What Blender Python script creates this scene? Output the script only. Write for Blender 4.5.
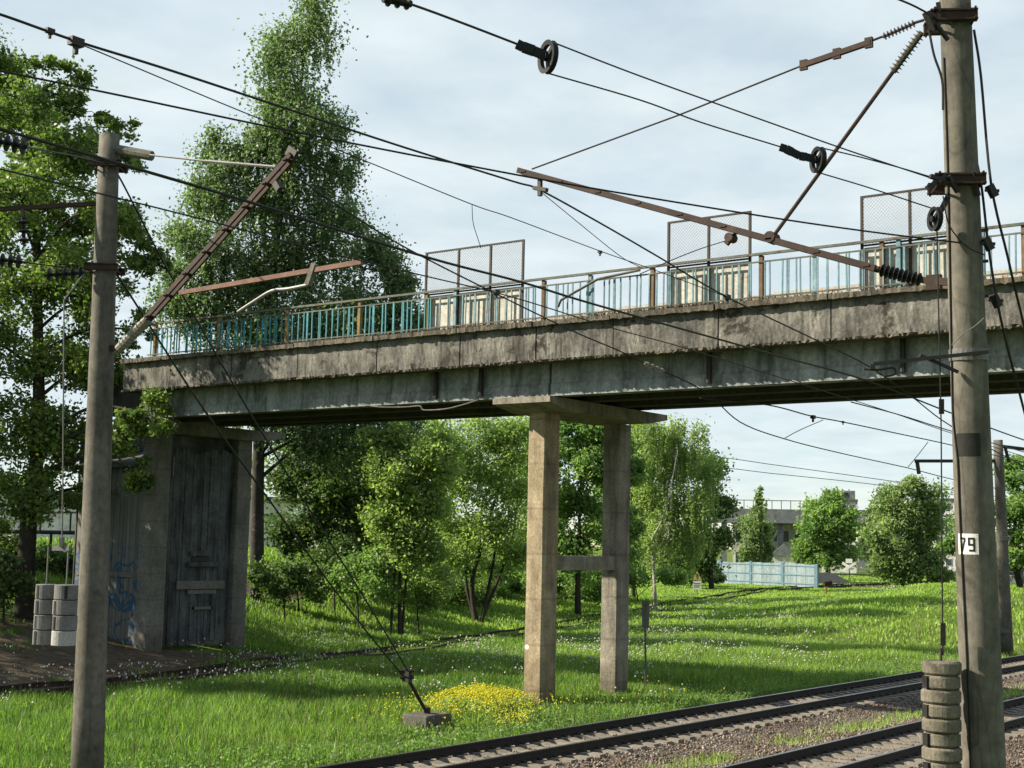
import bpy, math, random
import numpy as np
random.seed(7)
rng = np.random.default_rng(7)
for o in list(bpy.data.objects):
    bpy.data.objects.remove(o)
scene = bpy.context.scene
COL = scene.collection

# ------------------------------------------------------------------ camera
# World frame: +X along the railway, +Y along the overpass (away), Z up, rail heads at z = 0.
YAW, PITCH, ROLL = math.radians(36.749), math.radians(6.4255), math.radians(1.2507)
CAMH, FPX, CX, CY = 4.0, 1420.0, 512.0, 384.0
_f = np.array([math.cos(YAW)*math.cos(PITCH), math.sin(YAW)*math.cos(PITCH), math.sin(PITCH)])
_r0 = np.array([math.sin(YAW), -math.cos(YAW), 0.0])
_u0 = np.cross(_r0, _f)
_r = math.cos(ROLL)*_r0 + math.sin(ROLL)*_u0
_u = -math.sin(ROLL)*_r0 + math.cos(ROLL)*_u0
EYE = np.array([0, 0, CAMH])
from mathutils import Matrix, Vector
cam = bpy.data.cameras.new('camera')
cam.sensor_width = 36.0
cam.lens = 36.0*FPX/1024.0
cam.clip_start = 0.1
cam.clip_end = 9000.0
camo = bpy.data.objects.new('camera', cam)
COL.objects.link(camo)
camo.matrix_world = Matrix(((_r[0], _u[0], -_f[0], 0), (_r[1], _u[1], -_f[1], 0), (_r[2], _u[2], -_f[2], CAMH), (0, 0, 0, 1)))
scene.camera = camo

# ------------------------------------------------------------------ light
SUN_AZ, SUN_EL = math.radians(127), math.radians(33)      # azimuth measured from +X towards +Y
sdir = Vector((math.cos(SUN_AZ)*math.cos(SUN_EL), math.sin(SUN_AZ)*math.cos(SUN_EL), math.sin(SUN_EL)))
sl = bpy.data.lights.new('sun', 'SUN')
sl.energy = 5.0
sl.angle = math.radians(0.5)
sl.color = (1.0, 0.89, 0.70)
so = bpy.data.objects.new('sun', sl)
COL.objects.link(so)
so.rotation_euler = sdir.to_track_quat('Z', 'Y').to_euler()
so.location = (0, 40, 60)

world = bpy.data.worlds.new('World')
scene.world = world
world.use_nodes = True
wn, wl = world.node_tree.nodes, world.node_tree.links
wn.clear()
wout = wn.new('ShaderNodeOutputWorld')
bg = wn.new('ShaderNodeBackground')
bg.inputs['Strength'].default_value = 0.068
sky = wn.new('ShaderNodeTexSky')
sky.sky_type = 'NISHITA'
sky.sun_disc = False
sky.sun_elevation = SUN_EL
sky.sun_rotation = math.radians(90) - SUN_AZ
sky.air_density = 1.0
sky.dust_density = 0.1
sky.ozone_density = 1.6
tc = wn.new('ShaderNodeTexCoord')
sep = wn.new('ShaderNodeSeparateXYZ')
wl.new(tc.outputs['Generated'], sep.inputs[0])
zz = wn.new('ShaderNodeMath'); zz.operation = 'MAXIMUM'; zz.inputs[1].default_value = 0.0
wl.new(sep.outputs['Z'], zz.inputs[0])
za = wn.new('ShaderNodeMath'); za.operation = 'ADD'; za.inputs[1].default_value = 0.10
wl.new(zz.outputs[0], za.inputs[0])
dx = wn.new('ShaderNodeMath'); dx.operation = 'DIVIDE'
dy = wn.new('ShaderNodeMath'); dy.operation = 'DIVIDE'
wl.new(sep.outputs['X'], dx.inputs[0]); wl.new(za.outputs[0], dx.inputs[1])
wl.new(sep.outputs['Y'], dy.inputs[0]); wl.new(za.outputs[0], dy.inputs[1])
cmb = wn.new('ShaderNodeCombineXYZ')
wl.new(dx.outputs[0], cmb.inputs[0]); wl.new(dy.outputs[0], cmb.inputs[1])
cn = wn.new('ShaderNodeTexNoise')
cn.inputs['Scale'].default_value = 2.3
cn.inputs['Detail'].default_value = 7.0
cn.inputs['Roughness'].default_value = 0.5
cn.inputs['Distortion'].default_value = 0.15
wl.new(cmb.outputs[0], cn.inputs['Vector'])
cr = wn.new('ShaderNodeMapRange')           # optical thickness of a thin cloud veil
cr.inputs['From Min'].default_value = 0.33
cr.inputs['From Max'].default_value = 0.66
cr.inputs['To Min'].default_value = 0.55
cr.inputs['To Max'].default_value = 1.3
wl.new(cn.outputs['Fac'], cr.inputs['Value'])
hz = wn.new('ShaderNodeMapRange')           # the veil thins out towards the horizon
hz.inputs['From Min'].default_value = 0.0
hz.inputs['From Max'].default_value = 0.20
hz.inputs['To Min'].default_value = 0.0
hz.inputs['To Max'].default_value = 1.0
wl.new(sep.outputs['Z'], hz.inputs['Value'])
ta = wn.new('ShaderNodeMath'); ta.operation = 'MULTIPLY'
wl.new(cr.outputs[0], ta.inputs[0]); wl.new(hz.outputs[0], ta.inputs[1])
tb_ = wn.new('ShaderNodeMath'); tb_.operation = 'DIVIDE'
wl.new(ta.outputs[0], tb_.inputs[0]); wl.new(za.outputs[0], tb_.inputs[1])
tn = wn.new('ShaderNodeMath'); tn.operation = 'MULTIPLY'; tn.inputs[1].default_value = -1.0
wl.new(tb_.outputs[0], tn.inputs[0])
te = wn.new('ShaderNodeMath'); te.operation = 'EXPONENT'
wl.new(tn.outputs[0], te.inputs[0])
cf = wn.new('ShaderNodeMath'); cf.operation = 'SUBTRACT'; cf.inputs[0].default_value = 1.0
wl.new(te.outputs[0], cf.inputs[1])
cmix = wn.new('ShaderNodeMixRGB')
cn2 = wn.new('ShaderNodeTexNoise')           # thicker and thinner parts of the veil differ in brightness
cn2.inputs['Scale'].default_value = 3.6; cn2.inputs['Detail'].default_value = 6.0; cn2.inputs['Roughness'].default_value = 0.55
wl.new(cmb.outputs[0], cn2.inputs['Vector'])
cc2 = wn.new('ShaderNodeValToRGB')
cc2.color_ramp.elements[0].position = 0.32; cc2.color_ramp.elements[0].color = (4.25, 4.95, 5.25, 1)
cc2.color_ramp.elements[1].position = 0.68; cc2.color_ramp.elements[1].color = (5.2, 5.8, 6.0, 1)
wl.new(cn2.outputs['Fac'], cc2.inputs[0]); wl.new(cc2.outputs[0], cmix.inputs[2])
wl.new(cf.outputs[0], cmix.inputs[0]); wl.new(sky.outputs[0], cmix.inputs[1])
wl.new(cmix.outputs[0], bg.inputs['Color'])
wl.new(bg.outputs[0], wout.inputs['Surface'])

scene.view_settings.view_transform = 'Standard'
scene.view_settings.look = 'None'
scene.view_settings.gamma = 1.0
scene.view_settings.exposure = 1.25
scene.view_settings.use_curve_mapping = False
scene.render.engine = 'CYCLES'
scene.cycles.max_bounces = 6
scene.cycles.transparent_max_bounces = 8

# ------------------------------------------------------------------ pixel rays -> places
def ray(x, y):
    return _f + (x-CX)/FPX*_r - (y-CY)/FPX*_u
def at(x, y, d):
    return EYE + d*ray(x, y)
def on_x(x, y, X):
    d = ray(x, y); return EYE + d*(X/d[0])
def on_y(x, y, Y):
    d = ray(x, y); return EYE + d*(Y/d[1])
def on_z(x, y, z):
    d = ray(x, y); return EYE + d*((z-CAMH)/d[2])
def depth(P):
    return float((np.asarray(P)-EYE)@_f)

# ------------------------------------------------------------------ terrain height
SID_X = np.array([-60, 0, 20, 29, 35, 42, 49, 58, 98, 131, 200, 400.])
SID_Y = np.array([30, 32, 33.7, 34.8, 36.0, 37.6, 39.2, 41.5, 49.6, 53.5, 58, 66.])
def sm(t):
    t = np.clip(t, 0, 1); return t*t*(3-2*t)
def terrain(X, Y):
    X = np.asarray(X, float); Y = np.asarray(Y, float)
    s = np.interp(X, SID_X, SID_Y)
    t = np.clip((Y-s-1.5)/18.0, 0, 1)
    e1 = 3.9*(0.55*t+0.45*sm(t))*(1-sm((X-52)/42))
    e2 = 1.25*sm((X-48)/60)*sm((Y-22)/22)
    e3 = 1.9*np.exp(-((X-92)/17)**2-((Y-31)/7.0)**2)
    b = 0.07*np.sin(X*0.43+1.3*np.sin(Y*0.31))*np.sin(Y*0.37+0.5)+0.035*np.sin(X*1.31+Y*0.9)
    far = sm((np.hypot(X, Y)-160)/200)
    tr = np.where((Y > 3) & (Y < 20), 0.15, 1.0)
    return -0.36 - 0.12*np.exp(-((Y-21)/3.0)**2) + (e1+e2+e3) + b*tr*(1-far)
def hit(x, y, off=0.0, dmax=900.0):
    r = ray(x, y); d = 18.0; prev = d
    while d < dmax:
        P = EYE+d*r
        if P[2] < float(terrain(P[0], P[1]))+off:
            a, b = prev, d
            for _ in range(18):
                m = (a+b)/2; Q = EYE+m*r
                if Q[2] < float(terrain(Q[0], Q[1]))+off: b = m
                else: a = m
            return EYE+b*r
        prev = d; d *= 1.01
    return EYE+dmax*r
def foot(x, d):
    """ground point under the column of pixels x, at forward distance d"""
    lo, hi = 300.0, 1400.0
    for _ in range(30):
        m = (lo+hi)/2; P = at(x, m, d)
        if P[2] > float(terrain(P[0], P[1])): lo = m
        else: hi = m
    P = at(x, lo, d); P[2] = float(terrain(P[0], P[1]))
    return P

# ------------------------------------------------------------------ materials
def nodes_of(name):
    m = bpy.data.materials.new(name); m.use_nodes = True
    nt = m.node_tree; b = nt.nodes['Principled BSDF']
    return m, nt, b
def _noise(nt, scale, detail=5, rough=0.6, vec=None, dist=0.0):
    n = nt.nodes.new('ShaderNodeTexNoise')
    n.inputs['Scale'].default_value = scale; n.inputs['Detail'].default_value = detail
    n.inputs['Roughness'].default_value = rough; n.inputs['Distortion'].default_value = dist
    if vec is not None: nt.links.new(vec, n.inputs['Vector'])
    return n
def _pos(nt, sc=(1, 1, 1)):
    g = nt.nodes.new('ShaderNodeNewGeometry')
    m = nt.nodes.new('ShaderNodeMapping'); m.inputs['Scale'].default_value = sc
    nt.links.new(g.outputs['Position'], m.inputs['Vector'])
    return m.outputs[0]
ALB = 0.62
def dim(c): return None if c is None else tuple(v*ALB for v in c)
def _ramp(nt, fac, stops):
    r = nt.nodes.new('ShaderNodeValToRGB')
    el = r.color_ramp.elements
    while len(el) < len(stops): el.new(0.5)
    for e, (p, c) in zip(el, stops):
        e.position = p; e.color = (c[0], c[1], c[2], 1) if not isinstance(c, (int, float)) else (c, c, c, 1)
    nt.links.new(fac, r.inputs[0])
    return r.outputs[0]
def _mix(nt, fac, a, b, mode='MIX'):
    m = nt.nodes.new('ShaderNodeMixRGB'); m.blend_type = mode
    for s, v in ((0, fac), (1, a), (2, b)):
        if isinstance(v, (int, float)): m.inputs[s].default_value = v if s == 0 else (v, v, v, 1)
        elif isinstance(v, tuple): m.inputs[s].default_value = (*v, 1)
        else: nt.links.new(v, m.inputs[s])
    return m.outputs[0]
def _bump(nt, b, h, dist, strength=1.0):
    n = nt.nodes.new('ShaderNodeBump'); n.inputs['Distance'].default_value = dist; n.inputs['Strength'].default_value = strength
    nt.links.new(h, n.inputs['Height']); nt.links.new(n.outputs[0], b.inputs['Normal'])
def weathered(name, c0, c1, c2=None, scale=1.5, streak=0.0, spot=None, spotc=(0.05, 0.045, 0.04), rough=0.9, bump=0.01, bscale=25, metal=0.0, spotscale=4.0, spec=0.3):
    m, nt, b = nodes_of(name)
    c0, c1, c2, spotc = dim(c0), dim(c1), dim(c2), dim(spotc)
    p = _pos(nt)
    n1 = _noise(nt, scale, 6, 0.65, p)
    col = _ramp(nt, n1.outputs['Fac'], [(0.3, c0), (0.52, c1), (0.72, c2 or c1)])
    n2 = _noise(nt, scale*9, 4, 0.7, p)
    col = _mix(nt, 0.75, col, _ramp(nt, n2.outputs['Fac'], [(0.28, 0.5), (0.72, 1.3)]), 'MULTIPLY')
    if streak > 0:
        ps = _pos(nt, (2.0, 2.0, 0.28))
        ns = _noise(nt, 1.3, 7, 0.62, ps, 0.6)
        col = _mix(nt, streak, col, _ramp(nt, ns.outputs['Fac'], [(0.36, 0.22), (0.5, 0.85), (0.68, 1.2)]), 'MULTIPLY')
    if spot is not None:
        n3 = _noise(nt, spotscale, 6, 0.7, p, 0.4)
        f = _ramp(nt, n3.outputs['Fac'], [(spot, 0.0), (spot+0.06, 1.0)])
        col = _mix(nt, f, col, spotc)
    nt.links.new(col, b.inputs['Base Color'])
    b.inputs['Roughness'].default_value = rough; b.inputs['Metallic'].default_value = metal
    b.inputs['Specular IOR Level'].default_value = spec
    if bump > 0:
        nb = _noise(nt, bscale, 6, 0.75, p)
        _bump(nt, b, nb.outputs['Fac'], bump)
    return m
M = {}
M['fascia'] = weathered('fascia_concrete', (0.075, 0.075, 0.072), (0.22, 0.215, 0.195), (0.40, 0.385, 0.345), 1.4, 0.65, 0.55, (0.05, 0.045, 0.038), bump=0.03, bscale=9, spotscale=1.3)
M['coping'] = weathered('coping_concrete', (0.07, 0.065, 0.055), (0.17, 0.15, 0.12), (0.26, 0.23, 0.18), 2.0, 0.2, 0.56, (0.06, 0.055, 0.03), bump=0.03, bscale=12)
M['girder'] = weathered('girder_concrete', (0.20, 0.23, 0.245), (0.37, 0.405, 0.42), (0.50, 0.535, 0.54), 1.0, 0.75, 0.64, (0.07, 0.07, 0.065), bump=0.012, bscale=14)
M['soffit'] = weathered('shaded_soffit_concrete', (0.05, 0.05, 0.048), (0.09, 0.088, 0.082), None, 1.0, 0.2, bump=0.01)  # tone lowered to put the shade under the deck into the colour
M['pier'] = weathered('pier_concrete', (0.30, 0.24, 0.165), (0.48, 0.39, 0.26), (0.62, 0.53, 0.38), 1.6, 0.55, 0.62, (0.42, 0.26, 0.12), bump=0.012, bscale=18, spotscale=1.6)
M['pier_old'] = weathered('old_pier_concrete', (0.15, 0.148, 0.135), (0.22, 0.213, 0.19), (0.29, 0.28, 0.25), 1.1, 0.35, 0.68, (0.13, 0.13, 0.115), bump=0.012, bscale=18)
def formwork(m, step):
    nt = m.node_tree; b = nt.nodes['Principled BSDF']
    src = b.inputs['Base Color'].links[0].from_socket
    sx = nt.nodes.new('ShaderNodeSeparateXYZ'); nt.links.new(_pos(nt), sx.inputs[0])
    a = nt.nodes.new('ShaderNodeMath'); a.operation = 'MULTIPLY'; a.inputs[1].default_value = 1/step; nt.links.new(sx.outputs['Z'], a.inputs[0])
    f = nt.nodes.new('ShaderNodeMath'); f.operation = 'FRACT'; nt.links.new(a.outputs[0], f.inputs[0])
    l = _ramp(nt, f.outputs[0], [(0.0, 0.62), (0.035, 0.75), (0.07, 1.0)])
    col = _mix(nt, 0.7, src, l, 'MULTIPLY')
    n = _noise(nt, 2.2, 5, 0.7, _pos(nt))
    ad = nt.nodes.new('ShaderNodeMath'); ad.operation = 'MULTIPLY_ADD'; ad.inputs[1].default_value = 2.2; ad.inputs[2].default_value = -1.1
    nt.links.new(n.outputs['Fac'], ad.inputs[0])
    s2 = nt.nodes.new('ShaderNodeMath'); s2.operation = 'ADD'; nt.links.new(sx.outputs['Z'], s2.inputs[0]); nt.links.new(ad.outputs[0], s2.inputs[1])
    mr = nt.nodes.new('ShaderNodeMapRange'); mr.inputs['From Min'].default_value = 0.9; mr.inputs['From Max'].default_value = -0.5
    nt.links.new(s2.outputs[0], mr.inputs['Value'])
    col = _mix(nt, mr.outputs[0], col, _mix(nt, 1.0, col, (0.5, 0.47, 0.38), 'MULTIPLY'))
    nt.links.new(col, b.inputs['Base Color'])
formwork(M['pier_old'], 0.9)
M['pole'] = weathered('pole_concrete', (0.135, 0.127, 0.11), (0.20, 0.187, 0.16), (0.255, 0.238, 0.20), 0.8, 0.45, 0.66, (0.10, 0.09, 0.075), bump=0.004, bscale=70, spotscale=3)
def cracks(m):
    nt = m.node_tree; b = nt.nodes['Principled BSDF']; src = b.inputs['Base Color'].links[0].from_socket
    v = nt.nodes.new('ShaderNodeTexVoronoi'); v.feature = 'DISTANCE_TO_EDGE'; v.inputs['Scale'].default_value = 1.0
    nt.links.new(_pos(nt, (3.2, 3.2, 0.55)), v.inputs['Vector'])
    c = _ramp(nt, v.outputs['Distance'], [(0.0, 0.35), (0.012, 0.8), (0.03, 1.0)])
    st = _noise(nt, 1.0, 6, 0.65, _pos(nt, (16, 16, 0.35)))
    k = _ramp(nt, st.outputs['Fac'], [(0.35, 0.55), (0.55, 1.0), (0.75, 1.18)])
    nt.links.new(_mix(nt, 0.28, _mix(nt, 0.5, src, c, 'MULTIPLY'), k, 'MULTIPLY'), b.inputs['Base Color'])
cracks(M['pole'])
M['weight'] = weathered('weight_concrete', (0.12, 0.108, 0.085), (0.21, 0.188, 0.148), (0.30, 0.27, 0.215), 3.4, 0.2, 0.60, (0.08, 0.07, 0.055), bump=0.012, bscale=30, spotscale=6)
M['weight_grey'] = weathered('grey_weight_concrete', (0.17, 0.172, 0.17), (0.24, 0.243, 0.24), (0.30, 0.30, 0.295), 3, 0.3, bump=0.004, bscale=40)
M['whitewash'] = weathered('whitewash', (0.42, 0.42, 0.41), (0.5, 0.5, 0.49), None, 5, 0.2, bump=0.002)
M['sleeper'] = weathered('sleeper_concrete', (0.20, 0.178, 0.148), (0.29, 0.26, 0.22), (0.37, 0.34, 0.295), 1.7, 0.0, 0.63, (0.15, 0.125, 0.10), bump=0.01, bscale=25)
M['rust'] = weathered('rusty_steel', (0.024, 0.014, 0.012), (0.05, 0.026, 0.02), (0.095, 0.05, 0.036), 3, 0.15, 0.62, (0.04, 0.03, 0.028), rough=0.75, bump=0.004, bscale=60, spotscale=5)
M['pink_rust'] = weathered('faded_red_oxide', (0.16, 0.085, 0.065), (0.24, 0.135, 0.105), (0.30, 0.18, 0.145), 3, 0.15, 0.62, (0.10, 0.05, 0.04), rough=0.8, bump=0.003, bscale=60)
M['dark_steel'] = weathered('dark_steel', (0.018, 0.017, 0.017), (0.03, 0.028, 0.027), (0.045, 0.038, 0.034), 5, 0, rough=0.6, bump=0.002, bscale=60)
M['wire'] = weathered('wire_dark', (0.010, 0.010, 0.011), (0.016, 0.016, 0.017), None, 2, 0, rough=0.55, bump=0)
M['galv'] = weathered('galvanised_steel', (0.15, 0.153, 0.153), (0.21, 0.214, 0.214), None, 5, 0.1, rough=0.5, metal=0.3, bump=0.001)
M['porcelain'] = weathered('insulator_glaze', (0.09, 0.06, 0.05), (0.13, 0.095, 0.08), None, 3, 0, rough=0.25, bump=0, spec=0.5)
M['insul_grey'] = weathered('grey_insulator', (0.20, 0.185, 0.165), (0.28, 0.26, 0.23), None, 6, 0, rough=0.4, bump=0, spec=0.5)
M['insul_dark'] = weathered('dark_insulator', (0.008, 0.010, 0.011), (0.014, 0.016, 0.018), None, 6, 0, rough=0.6, bump=0, spec=0.2)
M['railside'] = weathered('rail_web', (0.022, 0.018, 0.016), (0.034, 0.027, 0.023), (0.05, 0.036, 0.028), 2, 0.0, rough=0.75, bump=0.002, bscale=50)
M['railhead'] = weathered('rail_head', (0.30, 0.29, 0.28), (0.38, 0.37, 0.36), None, 2, 0.0, rough=0.32, metal=0.9, bump=0)
M['teal'] = weathered('turquoise_paint', (0.03, 0.20, 0.25), (0.06, 0.32, 0.38), (0.10, 0.40, 0.46), 0.9, 0.1, 0.66, (0.10, 0.055, 0.03), rough=0.6, bump=0, spotscale=3)
M['pale_teal'] = weathered('bleached_turquoise_paint', (0.12, 0.24, 0.31), (0.19, 0.34, 0.41), (0.28, 0.42, 0.47), 1.2, 0.1, 0.60, (0.14, 0.08, 0.045), rough=0.6, bump=0, spotscale=3)
M['ochre'] = weathered('ochre_paint', (0.17, 0.11, 0.03), (0.27, 0.18, 0.05), (0.34, 0.24, 0.08), 2, 0.2, 0.58, (0.09, 0.045, 0.022), rough=0.7, bump=0.002, spotscale=4)
M['brownrail'] = weathered('rusty_olive_handrail', (0.07, 0.085, 0.075), (0.13, 0.14, 0.115), (0.17, 0.19, 0.165), 1.2, 0.1, 0.56, (0.10, 0.05, 0.026), rough=0.7, bump=0.002, spotscale=3)
M['rust_post'] = weathered('rusty_tan_paint', (0.13, 0.075, 0.035), (0.22, 0.14, 0.075), (0.30, 0.22, 0.14), 3, 0.2, rough=0.8, bump=0.002)
M['pier_grey'] = weathered('grey_pier_concrete', (0.24, 0.22, 0.185), (0.37, 0.34, 0.285), (0.50, 0.46, 0.39), 1.6, 0.55, 0.60, (0.20, 0.17, 0.13), bump=0.014, bscale=18, spotscale=1.9)
M['sheet'] = weathered('rusty_white_sheet', (0.56, 0.53, 0.45), (0.68, 0.66, 0.59), (0.76, 0.74, 0.68), 1.5, 0.25, 0.64, (0.36, 0.17, 0.06), rough=0.6, bump=0.004, bscale=5, spotscale=1.1)
M['frame_dark'] = weathered('screen_frame', (0.03, 0.024, 0.02), (0.05, 0.04, 0.033), (0.08, 0.055, 0.04), 3, 0, rough=0.7, bump=0)
M['mesh'] = weathered('mesh_wire', (0.30, 0.30, 0.31), (0.38, 0.38, 0.39), None, 3, 0, rough=0.6, bump=0)
M['parapet'] = weathered('painted_parapet', (0.45, 0.40, 0.33), (0.58, 0.55, 0.48), (0.62, 0.62, 0.6), 1.0, 0.2, 0.60, (0.55, 0.27, 0.12), rough=0.8, bump=0.004, spotscale=0.9)
M['plank'] = weathered('weathered_plank', (0.06, 0.068, 0.075), (0.125, 0.137, 0.147), (0.20, 0.21, 0.215), 1.2, 0.8, rough=0.9, bump=0.006, bscale=20)
M['plank_light'] = weathered('grey_plank', (0.15, 0.145, 0.13), (0.22, 0.21, 0.19), None, 2.0, 0.3, rough=0.9, bump=0.004)
M['block'] = weathered('anchor_concrete', (0.09, 0.086, 0.078), (0.15, 0.142, 0.128), (0.20, 0.19, 0.17), 4, 0.3, 0.6, (0.08, 0.075, 0.06), bump=0.012)
M['white_paint'] = weathered('white_paint', (0.95, 0.95, 0.92), (1.15, 1.15, 1.12), (0.8, 0.78, 0.74), 8, 0.1, rough=0.6, bump=0)
M['black_paint_and_shade'] = weathered('black_paint_and_shade', (0.012, 0.012, 0.013), (0.018, 0.018, 0.018), (0.04, 0.04, 0.04), 8, 0.0, rough=0.6, bump=0)  # real black paint, and the painted dark of slots and openings
M['yellow_sign'] = weathered('sign_yellow', (0.72, 0.55, 0.16), (0.80, 0.64, 0.25), None, 8, 0, rough=0.5, bump=0)
M['fence_blue'] = weathered('pale_blue_fence', (0.24, 0.33, 0.38), (0.31, 0.41, 0.46), (0.36, 0.45, 0.49), 0.6, 0.3, rough=0.6, bump=0)
M['fence_post'] = weathered('blue_fence_post', (0.14, 0.27, 0.38), (0.18, 0.33, 0.44), None, 1, 0.1, rough=0.6, bump=0)
M['wall_white'] = weathered('white_render', (0.85, 0.83, 0.78), (1.0, 0.99, 0.94), (1.1, 1.09, 1.05), 0.25, 0.3, rough=0.9, bump=0)
M['wall_grey'] = weathered('grey_wall', (0.19, 0.21, 0.23), (0.27, 0.29, 0.31), None, 0.25, 0.3, rough=0.9, bump=0)
M['roof_dark'] = weathered('dark_roof', (0.09, 0.09, 0.09), (0.14, 0.14, 0.14), None, 0.5, 0.1, rough=0.9, bump=0)
M['bark'] = weathered('bark', (0.035, 0.030, 0.024), (0.065, 0.055, 0.043), (0.10, 0.085, 0.065), 3, 0.3, rough=0.95, bump=0.02, bscale=14)
M['birch_bark'] = weathered('birch_bark', (0.35, 0.33, 0.29), (0.52, 0.50, 0.45), (0.6, 0.58, 0.53), 2, 0.0, 0.57, (0.035, 0.03, 0.026), rough=0.9, bump=0.01, spotscale=2.5)
M['gravel_pile'] = weathered('gravel_pile', (0.22, 0.2, 0.17), (0.32, 0.29, 0.25), None, 3, 0, rough=1, bump=0.03)

formwork(M['pier'], 1.24); formwork(M['pier_grey'], 1.24)
def glass_mat():
    m, nt, b = nodes_of('window_glass')
    b.inputs['Base Color'].default_value = (0.05, 0.065, 0.08, 1)
    b.inputs['Roughness'].default_value = 0.12
    return m
M['glass'] = glass_mat()

def graffiti_plank():
    m, nt, b = nodes_of('graffiti_plank')
    p = _pos(nt)
    ps = _pos(nt, (5, 5, 0.25))
    n1 = _noise(nt, 1.3, 6, 0.7, ps)
    col = _ramp(nt, n1.outputs['Fac'], [(0.3, (0.05, 0.052, 0.05)), (0.7, (0.15, 0.15, 0.14))])
    w = _noise(nt, 1.1, 2, 0.5, p, 1.4)
    f = _ramp(nt, w.outputs['Fac'], [(0.46, 0.0), (0.49, 1.0), (0.56, 1.0), (0.59, 0.0)])
    sx = nt.nodes.new('ShaderNodeSeparateXYZ'); nt.links.new(p, sx.inputs[0])
    z = _ramp(nt, sx.outputs['Z'], [(0.0, 0.0), (1.0, 1.0)])
    mr = nt.nodes.new('ShaderNodeMapRange')
    mr.inputs['From Min'].default_value = 3.8; mr.inputs['From Max'].default_value = 3.2
    nt.links.new(sx.outputs['Z'], mr.inputs['Value'])
    ff = nt.nodes.new('ShaderNodeMath'); ff.operation = 'MULTIPLY'
    nt.links.new(f, ff.inputs[0]); nt.links.new(mr.outputs[0], ff.inputs[1])
    col = _mix(nt, ff.outputs[0], col, (0.02, 0.06, 0.12))
    nt.links.new(col, b.inputs['Base Color']); b.inputs['Roughness'].default_value = 0.9
    return m
M['graffiti'] = graffiti_plank()

def leaf_mat(name, dark, light, trans=0.35, tcol=None):
    m, nt, b = nodes_of(name)
    dark, light = dim(dark), dim(light)
    a = nt.nodes.new('ShaderNodeAttribute'); a.attribute_name = 'rnd'
    col = _ramp(nt, a.outputs['Fac'], [(0.0, dark), (0.6, tuple((d+l)/2 for d, l in zip(dark, light))), (1.0, light)])
    nt.links.new(col, b.inputs['Base Color'])
    b.inputs['Roughness'].default_value = 0.5
    b.inputs['Specular IOR Level'].default_value = 0.35
    t = nt.nodes.new('ShaderNodeBsdfTranslucent')
    tc_ = _mix(nt, 1.0, col, tcol or (1.35, 1.7, 0.8), 'MULTIPLY')
    nt.links.new(tc_, t.inputs['Color'])
    mx = nt.nodes.new('ShaderNodeMixShader'); mx.inputs[0].default_value = trans
    nt.links.new(b.outputs[0], mx.inputs[1]); nt.links.new(t.outputs[0], mx.inputs[2])
    out = nt.nodes['Material Output']
    nt.links.new(mx.outputs[0], out.inputs['Surface'])
    return m
M['leaf_maple'] = leaf_mat('maple_leaf', (0.08, 0.145, 0.045), (0.31, 0.41, 0.10))
M['leaf_birch'] = leaf_mat('birch_leaf', (0.125, 0.19, 0.105), (0.31, 0.41, 0.20), 0.42)
M['leaf_sage'] = leaf_mat('sage_leaf', (0.17, 0.25, 0.11), (0.42, 0.52, 0.23), 0.48)
M['birch_dark'] = weathered('dark_birch_bark', (0.03, 0.028, 0.025), (0.06, 0.055, 0.05), (0.11, 0.10, 0.09), 2, 0.0, 0.62, (0.42, 0.40, 0.36), rough=0.9, bump=0.01, spotscale=2.5)
M['leaf_light'] = leaf_mat('bright_leaf', (0.21, 0.30, 0.10), (0.52, 0.64, 0.23), 0.5)
M['leaf_mid'] = leaf_mat('mid_leaf', (0.14, 0.25, 0.085), (0.39, 0.54, 0.18), 0.48)
M['leaf_dark'] = leaf_mat('dark_leaf', (0.075, 0.135, 0.05), (0.21, 0.30, 0.10), 0.42)
M['grass'] = leaf_mat('grass_blade', (0.08, 0.18, 0.03), (0.50, 0.66, 0.16), 0.46)
M['drygrass'] = leaf_mat('dry_grass_blade', (0.09, 0.07, 0.04), (0.20, 0.155, 0.09), 0.2, (1.0, 0.9, 0.7))
M['yellow_fl'] = leaf_mat('yellow_flower', (0.85, 0.80, 0.03), (1.2, 1.15, 0.08), 0.3, (1.1, 1.1, 0.6))
M['white_fl'] = leaf_mat('seed_head', (0.85, 0.85, 0.80), (1.15, 1.15, 1.1), 0.3, (1.0, 1.0, 1.0))

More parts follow.
